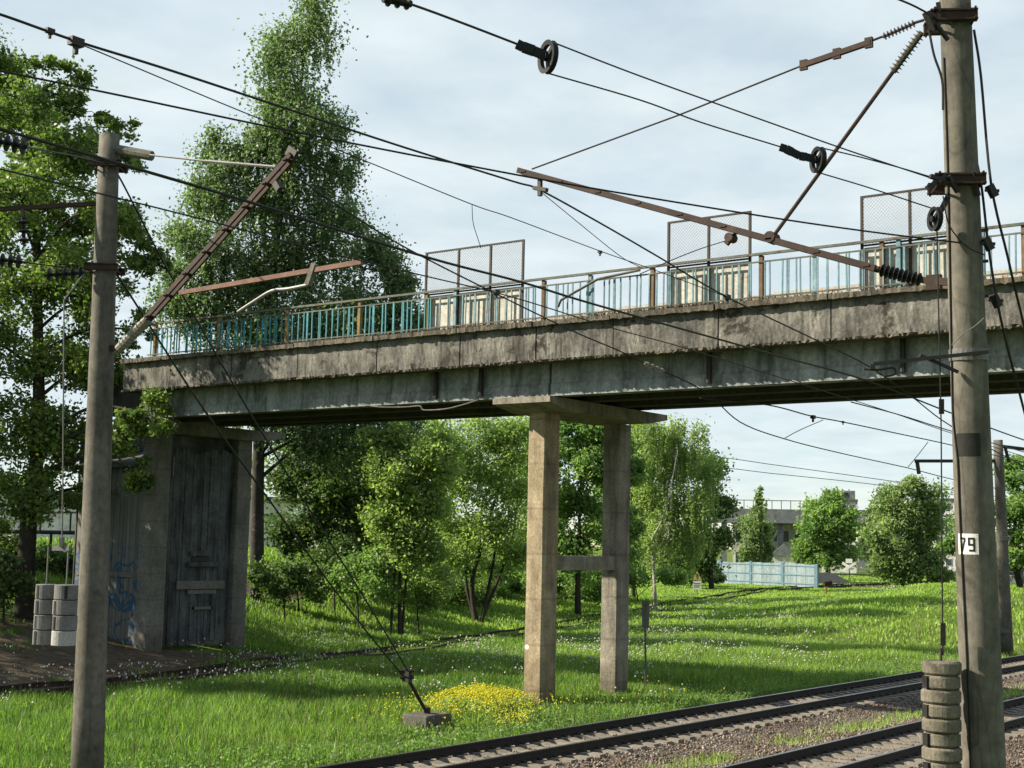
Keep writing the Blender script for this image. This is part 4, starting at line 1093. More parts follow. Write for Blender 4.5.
wire([(640, 274), (600, 291), (560, 309), (520, 327)], None, 1.0, 'faint wire continuing down left across the railing', plane=9.2) if False else None
wire([(420, 438), (560, 444), (715, 457), (768, 464), (891, 481), (1040, 503)], [170]*6, 0.9, 'upper of two distant power lines above the far buildings', n=3)
wire([(420, 449), (560, 455), (715, 467), (768, 473), (888, 486), (1040, 507)], [171]*6, 0.9, 'lower of two distant power lines above the far buildings', n=3)
def ins_left(x0, y0, x1, y1, d, label, n=4, r=.12):
    root = empty('insulator_string', at(x0, y0, d)); tag(root, label, 'insulator', 'insulator strings')
    mb = MB(); ribs(mb, at(x0, y0, d), at(x1, y1, d), .03, r, n, seg=14); mb.build('sheds', M['insul_dark'], root)
    return root
r_ = ins_left(-14, 139, 27, 147, LD-6, 'dark ribbed insulator cut by the left edge, high up', 5, .115)
MB().tube([at(27, 147, LD-6), at(75, 156, LD-3), laxis(164)], .012, 6).build('link', M['wire'], r_)
r_ = ins_left(-10, 259, 22, 262, LD-1.0, 'dark insulator at left edge level with the lower collar', 4, .12)
MB().tube([at(22, 262, LD-1.0), at(60, 267, LD-.5), laxis(269)], .012, 6).build('link', M['wire'], r_)
r_ = ins_left(45, 275, 84, 273, LD-.5, 'dark insulator string bolted left of the lower collar', 5, .12)
MB().tube([at(84, 273, LD-.5), laxis(271)], .012, 6).build('link', M['wire'], r_)

# guys of the left pole and their anchor block
ab = on_z(427, 716, -0.12)
AB = empty('anchor_block', (ab[0], ab[1], -0.5)); tag(AB, 'low concrete anchor block with guy fitting in the grass by the track', 'anchor block')
gz = float(terrain(ab[0], ab[1]))
mb = MB(); c = 0.03
mb.add([(ab[0]-.5, ab[1]-.42, gz-.2), (ab[0]+.5, ab[1]-.42, gz-.2), (ab[0]+.5, ab[1]+.42, gz-.2), (ab[0]-.5, ab[1]+.42, gz-.2), (ab[0]-.47, ab[1]-.39, gz+.46), (ab[0]+.47, ab[1]-.39, gz+.46), (ab[0]+.47, ab[1]+.39, gz+.46), (ab[0]-.47, ab[1]+.39, gz+.46)],
       [(0, 3, 2, 1), (4, 5, 6, 7), (0, 1, 5, 4), (1, 2, 6, 5), (2, 3, 7, 6), (3, 0, 4, 7)]).build('block', M['block'], AB, bevel=.03)
ad = depth(ab)
mb = MB(); e0 = np.array([ab[0], ab[1], gz+.46]); e1 = at(407, 677, ad-.6)
mb.bar(e0-np.array([0, 0, .1]), e0+np.array([0, 0, .14]), .12, .12); mb.tube([e0, e1], .045, 8); mb.build('anchor_rod', M['dark_steel'], AB)
mb = MB(); mb.bar(e1+np.array([.0, .0, -.12]), e1+np.array([0, 0, .14]), .2, .12); mb.tube([e1-_r*.16, e1+_r*.16], .05, 8); mb.tube([e1-_r*.16+np.array([0, 0, .15]), e1+_r*.16+np.array([0, 0, .15])], .04, 8); mb.build('fitting', M['dark_steel'], AB)
def guyl(pix, label, rpx):
    n_ = len(pix); P = []
    for i, (x, y) in enumerate(pix):
        t = (pix[0][1]-y)/(pix[0][1]-pix[-1][1]); P.append(at(x, y, LD*(1-t)+(ad-.6)*t) if True else None)
    n2 = [at(x, y, LD+(ad-.6-LD)*((y-pix[0][1])/(pix[-1][1]-pix[0][1]))) for x, y in pix]
    o = MB().tube(smooth_line(n2, 5), rpx/2*30/FPX, 6).build('guy_cable', M['wire'], None, origin=n2[-1]); tag(o, label, 'guy cable', 'guy cables')
guyl([(112, 168), (122, 182), (160, 256), (187, 303), (256, 423), (341, 560), (388, 637), (410, 675)], 'guy cable from the slim pole top to the anchor block', 1.7)
guyl([(112, 268), (127, 290), (160, 342), (207, 414), (280, 515), (352, 613), (404, 677)], 'guy cable from the lower collar of slim pole to anchor block', 1.9)

# far pole
fb = foot(1007, 63); fb[2] -= .1
tp = at(998, 440, 63)
FP = pole_mesh([fb, tp], [.29, .2], 'catenary_pole', 'small distant concrete pole beyond the tracks at the right edge')
mb = MB(); mb.bar(at(915, 461, 62.5), at(999, 461, 63), .12, .14); mb.bar(at(917, 461, 62.5), at(919, 474, 62.5), .12, .12); mb.build('cantilever_arm', M['dark_steel'], FP)
mb = MB(); mb.bar(at(999, 446, 63), at(1040, 451, 63), .12, .14); mb.bar(at(1005, 447, 63), at(1009, 462, 63), .1, .1); mb.build('side_arm', M['dark_steel'], FP)
mb = MB()
for y in (536, 628): mb.tube([at(1003.5, y, 63), at(1003.6, y+4, 63)], .32, 14)
mb.build('bands', M['galv'], FP)

# ------------------------------------------------------------------ signs and small things
P = hit(646, 690); d = depth(P)
S1 = empty('track_marker', P); tag(S1, 'narrow grey marker board on a post in the grass by pier', 'sign')
mb = MB(); mb.tube([P-np.array([0, 0, .3]), at(645, 603, d)], .035, 8); mb.build('post', M['galv'], S1)
mb = MB(); c = at(645.5, 614, d); w_ = np.array([math.cos(1.15), math.sin(1.15), 0]); mb.bar(c-np.array([0, 0, .42]), c+np.array([0, 0, .42]), .36, .03, (w_[1], -w_[0], 0)); mb.build('board', M['weight_grey'], S1)
P = hit(697, 590); P = foot(697, 100); d = depth(P); top = at(697, 571, d)[2]; s = d/FPX
S2 = empty('warning_sign', P); tag(S2, 'small triangular warning sign above a white plate near the blue fence', 'sign')
z0 = top-20*s
tow = EYE-P; tow[2] = 0; tow /= np.linalg.norm(tow); rt = np.array([-tow[1], tow[0], 0])
MB().tube([P-np.array([0, 0, .2]), (P[0], P[1], top-3*s)], .04, 6).build('post', M['galv'], S2)
def plate(o, c, poly, th, mat, name, parent):
    n = len(poly); mb = MB(); vs = [c+rt*u+np.array([0, 0, v])+tow*(o+th) for u, v in poly]+[c+rt*u+np.array([0, 0, v])+tow*o for u, v in poly]
    mb.add(vs, [tuple(range(n)), tuple(range(2*n-1, n-1, -1))]+[(i, i+n, (i+1) % n+n, (i+1) % n) for i in range(n)]); return mb.build(name, M[mat], parent)
c = np.array([P[0], P[1], top-9*s])
tri = plate(.05, c, [(-4.6*s, 0), (4.6*s, 0), (0, 9*s)], .02, 'yellow_sign', 'triangle', S2)
plate(.072, c, [(-.55*s, 2.6*s), (.55*s, 2.6*s), (.8*s, 6*s), (-.8*s, 6*s)], .01, 'black_paint_and_shade', 'exclamation_stroke', tri)
plate(.072, c, [(-.55*s, 1*s), (.55*s, 1*s), (.55*s, 2*s), (-.55*s, 2*s)], .01, 'black_paint_and_shade', 'exclamation_dot', tri)
pl = plate(.05, c-np.array([0, 0, 9.5*s]), [(-4.2*s, 0), (4.2*s, 0), (4.2*s, 8.5*s), (-4.2*s, 8.5*s)], .02, 'white_paint', 'text_plate', S2)
for k in range(3): plate(.072, c-np.array([0, 0, (3.6+1.8*k)*s]), [(-3.4*s, 0), ((3.2-.5*k)*s, 0), ((3.2-.5*k)*s, .7*s), (-3.4*s, .7*s)], .006, 'roof_dark', 'text_line', pl)

# blue fence
d = 122.0
FN = None
a, b = at(690, 575, d+6), at(818, 578, d-6)
A = np.array([a[0], a[1], 0]); B = np.array([b[0], b[1], 0]); L = np.linalg.norm(B-A); e = (B-A)/L; nrm = np.array([-e[1], e[0], 0])
FN = empty('panel_fence', (A+B)/2+np.array([0, 0, float(terrain(*((A+B)/2)[:2]))])); tag(FN, 'pale blue panel fence in front of the distant industrial buildings', 'fence')
k = 0; s = 0
while s < L-.1:
    w = min(.98, L-s); q = A+e*(s+w/2); g = float(terrain(q[0], q[1]))
    mb = MB(); q0 = A+e*s; q1 = A+e*(s+w-.03)
    q0[2] = q1[2] = g+.95; mb.bar(q0, q1, .05, 2.0); mb.build('panel', M['fence_blue'], FN)
    s += w
for t in np.linspace(.01, .99, 5):
    q = A+(B-A)*t; g = float(terrain(q[0], q[1])); MB().box(q[0]-.12, q[0]+.12, q[1]-.12, q[1]+.12, g-.3, g+2.05).build('post', M['fence_post'], FN)
for zz_ in (.3, 1.0, 1.75):
    q0 = A.copy(); q1 = B.copy(); q0[2] = float(terrain(*A[:2]))+zz_+.1; q1[2] = float(terrain(*B[:2]))+zz_+.1
    off = -nrm*.05 if (EYE-A)@(-nrm) > 0 else nrm*.05
    MB().bar(q0+off, q1+off, .05, .09).build('crossbar', M['fence_post'], FN)

# level crossing sign, points lever, gravel heap
P = foot(850, 130); d = 130; s = d/FPX; tow = EYE-P; tow[2] = 0; tow /= np.linalg.norm(tow); rt = np.array([-tow[1], tow[0], 0])
S3 = empty('crossing_sign', P); tag(S3, 'white X shaped crossing sign on a post beside the gravel heap', 'sign')
c = at(849, 567, d); MB().tube([P-np.array([0, 0, .2]), c], .05, 6).build('post', M['galv'], S3)
for sg in (1, -1):
    MB().bar(c+tow*(.08+.03*sg)-rt*.6*sg-np.array([0, 0, .38]), c+tow*(.08+.03*sg)+rt*.6*sg+np.array([0, 0, .38]), .05, .24).build('arm', M['white_paint'], S3)
MB().bar(c+tow*.08+np.array([0, 0, .55])-rt*.3, c+tow*.08+np.array([0, 0, .55])+rt*.3, .04, .4).build('plate', M['white_paint'], S3)
P = hit(826, 596); s = depth(P)/FPX
S4 = empty('points_lever', P); tag(S4, 'small rusty points lever with yellow foot beside the siding', 'points lever')
MB().bar(P-np.array([0, 0, .1]), P+np.array([0, 0, .8]), .14, .14).build('stand', M['ochre'], S4)
MB().tube([P+np.array([-.15, .1, .85]), P+np.array([.3, -.25, .95])], .17, 10).build('weight', M['rust'], S4)
P = foot(826, 135)
mb = MB(); n = 22; vs = [(P[0], P[1], P[2]+1.15)]; fs = []
for ring, (rr, zz_) in enumerate(((.9, .85), (1.8, .35), (2.8, -.25))):
    for k in range(n): t = 2*math.pi*k/n; q = rr*(1+.14*math.sin(3*t+ring)+random.uniform(-.06, .06)); vs.append((P[0]+q*math.cos(t)*1.2, P[1]+q*math.sin(t)*1.2, P[2]+zz_+random.uniform(-.05, .05)))
for k in range(n):
    k2 = (k+1) % n; fs.append((0, 1+k, 1+k2))
    for r_ in (0, 1): fs.append((1+r_*n+k, 1+(r_+1)*n+k, 1+(r_+1)*n+k2, 1+r_*n+k2))
tag(mb.add(vs, fs).build('gravel_heap', M['gravel_pile'], None, smooth=True), 'small grey gravel heap right of the blue fence', 'heap')

# ------------------------------------------------------------------ far buildings
def frame_at(x, d):
    P = foot(x, d); tow = EYE-P; tow[2] = 0; tow /= np.linalg.norm(tow); rt = np.array([-tow[1], tow[0], 0]); return P, tow, rt
def bbox(mb, P, rt, tow, u0, u1, z0, z1, w0, w1):
    vs = [P*[1, 1, 0]+rt*u+tow*w+np.array([0, 0, z]) for z in (z0, z1) for w in (w0, w1) for u in (u0, u1)]
    return mb.add(vs, [(0, 2, 3, 1), (4, 5, 7, 6), (0, 1, 5, 4), (2, 6, 7, 3), (0, 4, 6, 2), (1, 3, 7, 5)])
def building(name, label, x0, x1, ytop, d, wallmat, rows, cols, depthm=10, ww=.6, wh=.55, roofm='roof_dark', skip=None):
    xc = (x0+x1)/2; P, tow, rt = frame_at(xc, d); s = d/FPX; half = (x1-x0)/2*s; zt = at(xc, ytop, d)[2]; zb = P[2]-.5
    root = empty(name, P); tag(root, label, 'building')
    bbox(MB(), P, rt, tow, -half, half, zb, zt, -depthm, 0).build('wall', M[wallmat], root)
    bbox(MB(), P, rt, tow, -half-.25, half+.25, zt, zt+.3, -depthm-.2, .25).build('roof', M[roofm], root)
    cw = 2*half/cols; ch = (zt-P[2]-.8)/max(rows, 1)
    for i in range(cols):
        for j in range(rows):
            if skip and skip(i, j): continue
            u = -half+cw*(i+.5); z = P[2]+.8+ch*(j+.45)
            w = bbox(MB(), P, rt, tow, u-cw*ww/2-.08, u+cw*ww/2+.08, z-ch*wh/2-.08, z+ch*wh/2+.08, -.02, .05).build('window', M['white_paint'], root)
            bbox(MB(), P, rt, tow, u-cw*ww/2, u+cw*ww/2, z-ch*wh/2, z+ch*wh/2, .03, .07).build('pane', M['glass'], w)
    return root, P, tow, rt, s, half, zt
B1, P, tow, rt, s, half, zt = building('industrial_building', 'white factory block with grey overhead gallery behind the blue fence', 733, 803, 524, 185, 'wall_white', 2, 6, 14, .5, .5, 'wall_grey')
g0 = at(768, 523, 181)[2]; g1 = at(768, 509, 181)[2]
ga = bbox(MB(), P, rt, tow, -half-2.5, half+7, g0, g1, .4, 5).build('gallery', M['wall_grey'], B1)
for u in (-half-1, -half*.3, half*.35, half+1.5): bbox(MB(), P, rt, tow, u-.35, u+.35, P[2]-.5, g0, 3.6, 4.4).build('gallery_leg', M['wall_grey'], ga)
for (u0, u1) in ((-.3, .35), (.35, -.3)):
    q0 = P*[1, 1, 0]+rt*half*u0+tow*4.6+np.array([0, 0, g0-.2]); q1 = P*[1, 1, 0]+rt*half*u1+tow*4.6+np.array([0, 0, P[2]+.8]); MB().bar(q0, q1, .3, .3).build('brace', M['roof_dark'], ga)
mb = MB()
for u in np.linspace(-half-2, half+6.5, 16): bbox(mb, P, rt, tow, u-.05, u+.05, g1, g1+1.1, 4.6, 4.7)
bbox(mb, P, rt, tow, -half-2, half+6.5, g1+1.05, g1+1.15, 4.6, 4.7); mb.build('roof_railing', M['galv'], ga)
lw = bbox(MB(), P, rt, tow, half*.1, half*.75, P[2]-.5, P[2]+2.4, 5.5, 10).build('annexe', M['wall_white'], B1)
q = MB(); z = P[2]+2.4
vs = [P*[1, 1, 0]+rt*u+tow*w+np.array([0, 0, zz_]) for u, w, zz_ in ((half*.06, 5.3, z), (half*.79, 5.3, z), (half*.79, 10.2, z), (half*.06, 10.2, z), (half*.42, 5.3, z+1.5), (half*.42, 10.2, z+1.5))]
q.add(vs, [(0, 3, 2, 1), (0, 1, 4), (3, 5, 2), (0, 4, 5, 3), (1, 2, 5, 4)]).build('annexe_roof', M['wall_grey'], B1)
B2, P, tow, rt, s, half, zt = building('tower_building', 'white box topped block rising behind the round tree', 822, 856, 501, 205, 'wall_white', 5, 4, 12)
tb = bbox(MB(), P, rt, tow, -half*.95, half*.95, zt+.3, at(838, 490, 205)[2], -8, -.5).build('rooftop_box', M['wall_grey'], B2)
bbox(MB(), P, rt, tow, half*.0, half*.55, zt+.6, at(838, 492, 205)[2], -.5, -.44).build('opening', M['black_paint_and_shade'], tb)  # flat black panel painted as the dark interior, no hole cut
building('apartment_block', 'pale apartment block glimpsed between the round shrub and numbered pole', 936, 990, 500, 240, 'wall_white', 6, 6, 12)
building('grey_shed', 'low grey shed at the right edge behind the grassy mound', 1006, 1070, 571, 150, 'wall_grey', 1, 4, 8)
building('white_warehouse', 'long low white warehouse behind the trees at left', -60, 330, 497, 100, 'wall_white', 0, 1, 14)
# small rooftop clutter building behind shrub
building('far_factory', 'grey far factory roofline behind the round tree and shrub', 858, 900, 512, 230, 'wall_grey', 2, 6, 10)

# pipe barrier on the embankment at the left edge
d = 62.0; a = at(-20, 531, d); b = at(92, 533, d)
PB = empty('pipe_barrier', foot(30, d)); tag(PB, 'dark horizontal pipe barrier on the embankment at left edge', 'barrier')
MB().tube([a, b], .09, 8).build('pipe', M['dark_steel'], PB)
for x in (-5, 22, 50, 78):
    q = foot(x, d); t_ = at(x, 532, d); MB().tube([q-np.array([0, 0, .3]), np.array([q[0], q[1], t_[2]])], .06, 6).build('post', M['dark_steel'], PB)
MB().tube([at(-20, 514, d), at(95, 512, d)], .05, 6).build('upper_pipe', M['dark_steel'], PB)
for x in (4, 40, 70): MB().tube([at(x, 531, d), at(x+1, 513, d)], .04, 6).build('upright', M['dark_steel'], PB)

# ------------------------------------------------------------------ trees
def leaf_quads(C, size, up=0.0, droop=0.0):
    """C (n,3) leaf centres -> rhombus leaves"""
    n = len(C)
    a = rng.normal(size=(n, 3)); a[:, 2] = a[:, 2]*(1-up)-droop; a /= np.linalg.norm(a, axis=1)[:, None]
    b = rng.normal(size=(n, 3)); b -= (b*a).sum(1)[:, None]*a; b /= np.linalg.norm(b, axis=1)[:, None]
    L = size*(0.65+0.7*rng.random(n))[:, None]; W = L*0.62
    nn = np.cross(a, b)*L*0.12
    V = np.stack([C-a*L*.5, C+b*W*.5+nn, C+a*L*.5, C-b*W*.5+nn], 1).reshape(-1, 3)
    return V, np.arange(4*n).reshape(-1, 4)
def tree(name, label, base, d, lobes, leafmat, n_leaves, size, trunk_px, trunk_r, barkmat='bark', weep=0.0, cat='tree', group='trees', clump=0.56, stems=None, clumps_per=None, fill=0.35, softf=.45):
    """lobes: (px,py,rx,ry[,dd]) in pixels at forward distance d; they set the crown's volume"""
    s = d/FPX
    root = empty(name, base); tag(root, label, cat, group)
    area = np.array([l[2]*l[3] for l in lobes], float); area /= area.sum()
    leaves = []; rnds = []; wood = MB()
    tp = [np.asarray(base, float)-np.array([0, 0, .4])]+[at(x, y, d) for x, y in trunk_px]
    tl = smooth_line(tp, 5); m = len(tl)
    trunk = MB().tube(tl, [trunk_r*(1-.85*i/(m-1)) for i in range(m)], 9)
    if stems:
        for st in stems:
            q = smooth_line([np.asarray(base, float)-np.array([0, 0, .3])+rng.normal(0, .15, 3)*[1, 1, 0]]+[at(x, y, d+dd) for x, y, dd in st], 5); trunk.tube(q, [trunk_r*.7*(1-.85*i/(len(q)-1)) for i in range(len(q))], 7)
    TL = np.array(tl)
    for l, w in zip(lobes, area):
        c = at(l[0], l[1], d+(l[4] if len(l) > 4 else rng.normal(0, .28*l[2]*s)))
        R = np.array([l[2]*s, l[2]*s*.95, l[3]*s])
        # limb from the trunk
        k = int(np.argmin(np.linalg.norm(TL-(c-np.array([0, 0, R[2]*.9])), axis=1))); st = TL[k]
        mid = (st+c)/2+np.array([0, 0, .12*np.linalg.norm(c-st)])
        lr = max(.025, trunk_r*.30*(1-.6*k/m))
        wood.tube(smooth_line([st, mid, c], 4), [lr*(1-.6*i/8) for i in range(9)], 5)
        nl = int(n_leaves*w); nc = clumps_per or max(6, int(10*(l[2]*l[3])/900.0*1.6))
        for ci in range(nc):
            v = rng.normal(size=3); v /= np.linalg.norm(v); rr = (fill+(1-fill)*rng.random())**0.7 if rng.random() < .8 else rng.random()
            cc = c+v*R*rr
            if ci % 2 == 0: wood.tube([c+(cc-c)*.15, (c+cc)/2+rng.normal(0, .12, 3), cc], [lr*.4, lr*.28, lr*.12], 4)
            q = int(nl/nc*(.5+rng.random()))
            cr_ = clump*float(np.mean(R))*(.6+.8*rng.random())
            P = rng.normal(size=(q, 3)); P *= ((.62*rng.random(q)**.6+.38*np.abs(rng.normal(size=q)))/np.linalg.norm(P, axis=1))[:, None]; P *= cr_*1.2*np.array([1, 1, .75])
            if weep > 0:
                strand = rng.integers(0, max(3, q//22), q); ns = strand.max()+1 if q else 1
                so_ = rng.normal(size=(ns, 3)); so_ *= (rng.random(ns)**.4/np.linalg.norm(so_, axis=1))[:, None]; so_ *= cr_*1.05*np.array([1, 1, .6]); ln_ = weep*(.4+.9*rng.random(ns))
                t = rng.random(q)
                soft = rng.random(q) < softf; G = P*1.15
                P = so_[strand]+np.stack([rng.normal(0, .045, q)+.12*t*np.sin(strand), rng.normal(0, .045, q), -t*ln_[strand]+rng.normal(0, .03, q)], -1)
                P = np.where(soft[:, None], G, P)
                if ns < 60:
                    for k2 in range(0, ns, 3): wood.tube([cc+so_[k2], cc+so_[k2]-np.array([0, 0, ln_[k2]])], [.008, .004], 3, False)
            leaves.append(cc+P); rnds.append(np.clip(rng.normal(.5, .2)+rng.normal(0, .22, q), 0, 1))
    C = np.concatenate(leaves); rn = np.concatenate(rnds)
    zt = terrain(C[:, 0], C[:, 1])+.15; C[:, 2] = np.maximum(C[:, 2], zt+rng.random(len(C))*.2)
    V, F = leaf_quads(C, size, up=.2, droop=.5 if weep > 0 else .15)
    big_mesh('crown', V, F, M[leafmat], root, np.repeat(rn, 4))
    tr = trunk.build('trunk', M[barkmat], root, smooth=True)
    tag(wood.build('limbs', M[barkmat], root, smooth=True), kind='stuff')
    return root
# maple at the left edge
mp = foot(24, 50)
tree('maple_tree', 'large dark maple overhanging the left edge and the bridge end', mp, 50,
     [(8, 55, 42, 34), (62, 78, 30, 24), (78, 112, 26, 20), (20, 120, 46, 36), (95, 150, 34, 20), (118, 128, 22, 10), (50, 170, 52, 36), (128, 158, 22, 12), (15, 215, 40, 42), (75, 225, 46, 36), (122, 232, 30, 34), (150, 262, 22, 22), (25, 290, 50, 42), (92, 300, 42, 40), (-20, 340, 36, 50), (45, 365, 48, 36), (105, 365, 34, 34), (10, 430, 44, 38), (68, 430, 44, 32), (150, 415, 26, 24, -3.5), (128, 440, 24, 26, -3), (30, 495, 44, 30), (88, 487, 34, 24), (0, 545, 34, 22), (140, 330, 18, 26), (140, 470, 18, 24, -2), (70, 160, 34, 26, -4.5), (110, 215, 30, 28, -4.5), (75, 265, 36, 30, -4), (40, 110, 34, 26, -4), (20, 200, 34, 30, -4.5)],
     'leaf_maple', 84000, .16, [(28, 530), (38, 440), (38, 330), (36, 210), (30, 110)], .36, 'bark', 0, clump=.36, fill=.4)
# tall weeping birch behind the bridge
bp_ = foot(257, 64)
tree('birch_tree', 'tall drooping birch rising above the bridge left of centre', bp_, 64,
     [(310, 8, 30, 20), (300, 45, 42, 26), (292, 85, 44, 28), (322, 118, 42, 26), (275, 125, 36, 28), (232, 148, 36, 24), (300, 165, 52, 28), (342, 165, 24, 22), (220, 195, 42, 30), (275, 205, 50, 30), (330, 212, 38, 26), (200, 250, 36, 40), (250, 262, 46, 40), (312, 262, 50, 40), (368, 245, 34, 26), (395, 275, 28, 24), (225, 320, 46, 44), (290, 330, 50, 44), (355, 320, 46, 44), (400, 318, 28, 34), (178, 300, 26, 40), (300, 415, 40, 46), (350, 430, 46, 46), (395, 425, 30, 40), (255, 395, 30, 30)],
     'leaf_birch', 150000, .15, [(258, 480), (262, 380), (274, 260), (292, 140), (310, 20)], .34, 'birch_dark', 1.0, clump=.46, fill=.3)
# trees under and beyond the bridge
def T(name, label, x, d, lobes, mat_, n, size, tpx, tr, **k):
    return tree(name, label, foot(x, d), d, lobes, mat_, n, size, tpx, tr, **k)
T('shade_tree', 'dark bushy tree on the slope right of the timber shed', 310, 68, [(300, 470, 26, 30), (335, 485, 34, 36), (300, 520, 24, 24), (345, 530, 30, 26), (375, 500, 28, 32), (320, 560, 26, 16), (290, 545, 16, 18)], 'leaf_dark', 26000, .2, [(312, 540), (318, 490), (325, 460)], .14)
T('young_tree', 'thin stemmed light green tree between shed and pier', 400, 62, [(398, 470, 26, 30), (420, 500, 28, 30), (385, 520, 24, 26), (410, 545, 30, 22), (435, 460, 22, 28), (385, 440, 20, 20)], 'leaf_light', 25000, .18, [(400, 560), (402, 500), (405, 440)], .10, stems=[[(410, 540, 0), (420, 470, .5)], [(395, 545, 0), (384, 470, .5)]])
T('leaning_tree', 'leaning multi stemmed tree with bright leaves left of the pier', 478, 72, [(450, 440, 26, 26), (485, 440, 32, 28), (465, 480, 34, 30), (505, 480, 30, 32), (440, 510, 26, 26), (490, 525, 34, 28), (520, 440, 24, 26), (455, 552, 26, 20), (515, 555, 22, 22)], 'leaf_light', 27000, .17, [(472, 585), (482, 545), (498, 490), (505, 450)], .15, stems=[[(492, 570, 0), (500, 520, 0), (515, 460, .5)], [(466, 580, .4), (470, 530, .4), (455, 470, .4)], [(500, 575, .6), (512, 540, .6), (520, 480, .6)]])
T('pier_tree', 'mid green tree seen between the two pier columns', 578, 80, [(572, 440, 26, 26), (595, 470, 24, 28), (570, 500, 28, 28), (598, 520, 22, 24), (575, 550, 26, 24), (545, 480, 20, 34), (545, 545, 18, 26), (600, 430, 20, 22), (622, 470, 18, 34), (625, 535, 16, 28)], 'leaf_mid', 32000, .22, [(578, 570), (580, 510), (582, 450)], .2)
T('weeping_birch', 'weeping birch with crooked white trunk right of the pier', 655, 84, [(655, 425, 22, 16), (685, 430, 24, 18), (665, 460, 26, 20), (695, 460, 22, 20), (650, 495, 22, 22), (685, 495, 28, 24), (660, 530, 26, 22), (692, 530, 24, 22), (640, 455, 14, 24)], 'leaf_light', 34000, .15, [(654, 574), (655, 552), (654, 540), (664, 515), (669, 480), (676, 440)], .11, barkmat='birch_bark', weep=1.9, softf=.12, stems=[[(653, 555, -1.6), (653, 538, -2.4), (661, 522, -2.6), (668, 500, -2.6), (664, 498, -2.6)], [(654, 552, -1.4), (652, 540, -2.2), (664, 516, -2.6), (670, 490, -2.8), (678, 450, -2.8)]])
T('dark_tree', 'dark tree behind the weeping birch', 712, 112, [(705, 470, 20, 22), (715, 500, 18, 24), (700, 530, 22, 24), (718, 545, 16, 22), (695, 565, 22, 16), (672, 560, 20, 20)], 'leaf_dark', 18000, .28, [(710, 560), (708, 510), (706, 480)], .25)
T('slim_birch', 'slim pale birch in front of the factory gallery', 757, 150, [(760, 494, 5, 8), (757, 508, 8, 9), (754, 522, 11, 10), (760, 532, 11, 10), (752, 545, 12, 10), (762, 552, 10, 9)], 'leaf_sage', 7000, .32, [(757, 550), (758, 520), (760, 495)], .16, barkmat='birch_bark', weep=1.8)
T('round_tree', 'round mid green tree beside the crossing sign', 828, 140, [(828, 506, 17, 12), (812, 520, 15, 13), (842, 518, 18, 14), (826, 534, 22, 14), (806, 546, 14, 12), (850, 540, 14, 14), (832, 556, 22, 11), (816, 560, 12, 10)], 'leaf_mid', 17000, .34, [(828, 560), (828, 540), (828, 515)], .3)
T('round_shrub', 'broad grey green shrub tree standing in the meadow left of numbered pole', 908, 100, [(908, 488, 18, 12), (892, 504, 20, 14), (926, 502, 18, 14), (905, 520, 28, 16), (882, 534, 16, 16), (930, 532, 18, 18), (906, 545, 28, 16), (884, 562, 14, 14), (925, 560, 20, 16), (902, 570, 22, 12), (940, 575, 10, 12)], 'leaf_sage', 34000, .22, [(908, 575), (908, 545), (908, 500)], .14, stems=[[(898, 570, 0), (890, 530, 0)], [(918, 572, 0), (926, 530, 0)], [(903, 570, .5), (900, 510, .5)]])
T('edge_tree', 'dense green tree behind the far pole at the right edge', 1022, 130, [(1012, 470, 16, 16), (1030, 490, 20, 18), (1008, 505, 18, 18), (990, 520, 14, 18), (1030, 525, 22, 20), (1008, 545, 20, 18), (1035, 555, 22, 16), (985, 550, 14, 16), (1000, 565, 18, 12)], 'leaf_mid', 18000, .36, [(1015, 560), (1015, 520), (1014, 480)], .35)
T('pole_side_tree', 'tree rising directly behind the numbered pole', 968, 150, [(965, 490, 12, 14), (975, 515, 14, 16), (962, 535, 14, 16), (978, 550, 14, 14), (948, 545, 10, 14)], 'leaf_mid', 8000, .42, [(968, 555), (968, 520), (968, 495)], .3)
T('gap_tree', 'small tree beyond the heap between round tree and shrub', 872, 170, [(872, 520, 10, 10), (865, 535, 12, 12), (880, 540, 10, 12), (870, 552, 14, 10)], 'leaf_birch', 5000, .45, [(872, 555), (872, 525)], .22)
T('slope_tree', 'bright green tree on the slope between dark bushy tree and thin stemmed tree', 352, 80, [(350, 450, 28, 30), (372, 480, 26, 30), (340, 500, 26, 30), (365, 530, 28, 24), (335, 550, 22, 18)], 'leaf_mid', 15000, .19, [(352, 560), (352, 500), (352, 460)], .15)
T('slope_tree', 'bright green tree directly behind the thin stemmed tree', 432, 86, [(420, 440, 28, 28), (445, 470, 28, 30), (415, 500, 28, 28), (440, 530, 30, 24), (420, 560, 26, 16), (395, 460, 22, 30)], 'leaf_light', 16000, .2, [(432, 565), (432, 500), (432, 450)], .15)
T('slope_tree', 'bright green tree between leaning tree and pier', 535, 92, [(530, 440, 28, 28), (520, 480, 26, 30), (545, 510, 26, 28), (525, 545, 28, 24), (555, 560, 20, 16)], 'leaf_light', 15000, .2, [(535, 570), (535, 500), (535, 450)], .15)
T('slope_tree', 'mid green tree right of the rear pier column', 635, 96, [(640, 440, 20, 26), (625, 480, 22, 28), (640, 520, 24, 26), (625, 560, 20, 18), (610, 500, 20, 30)], 'leaf_mid', 17000, .24, [(632, 570), (634, 500), (634, 450)], .16)
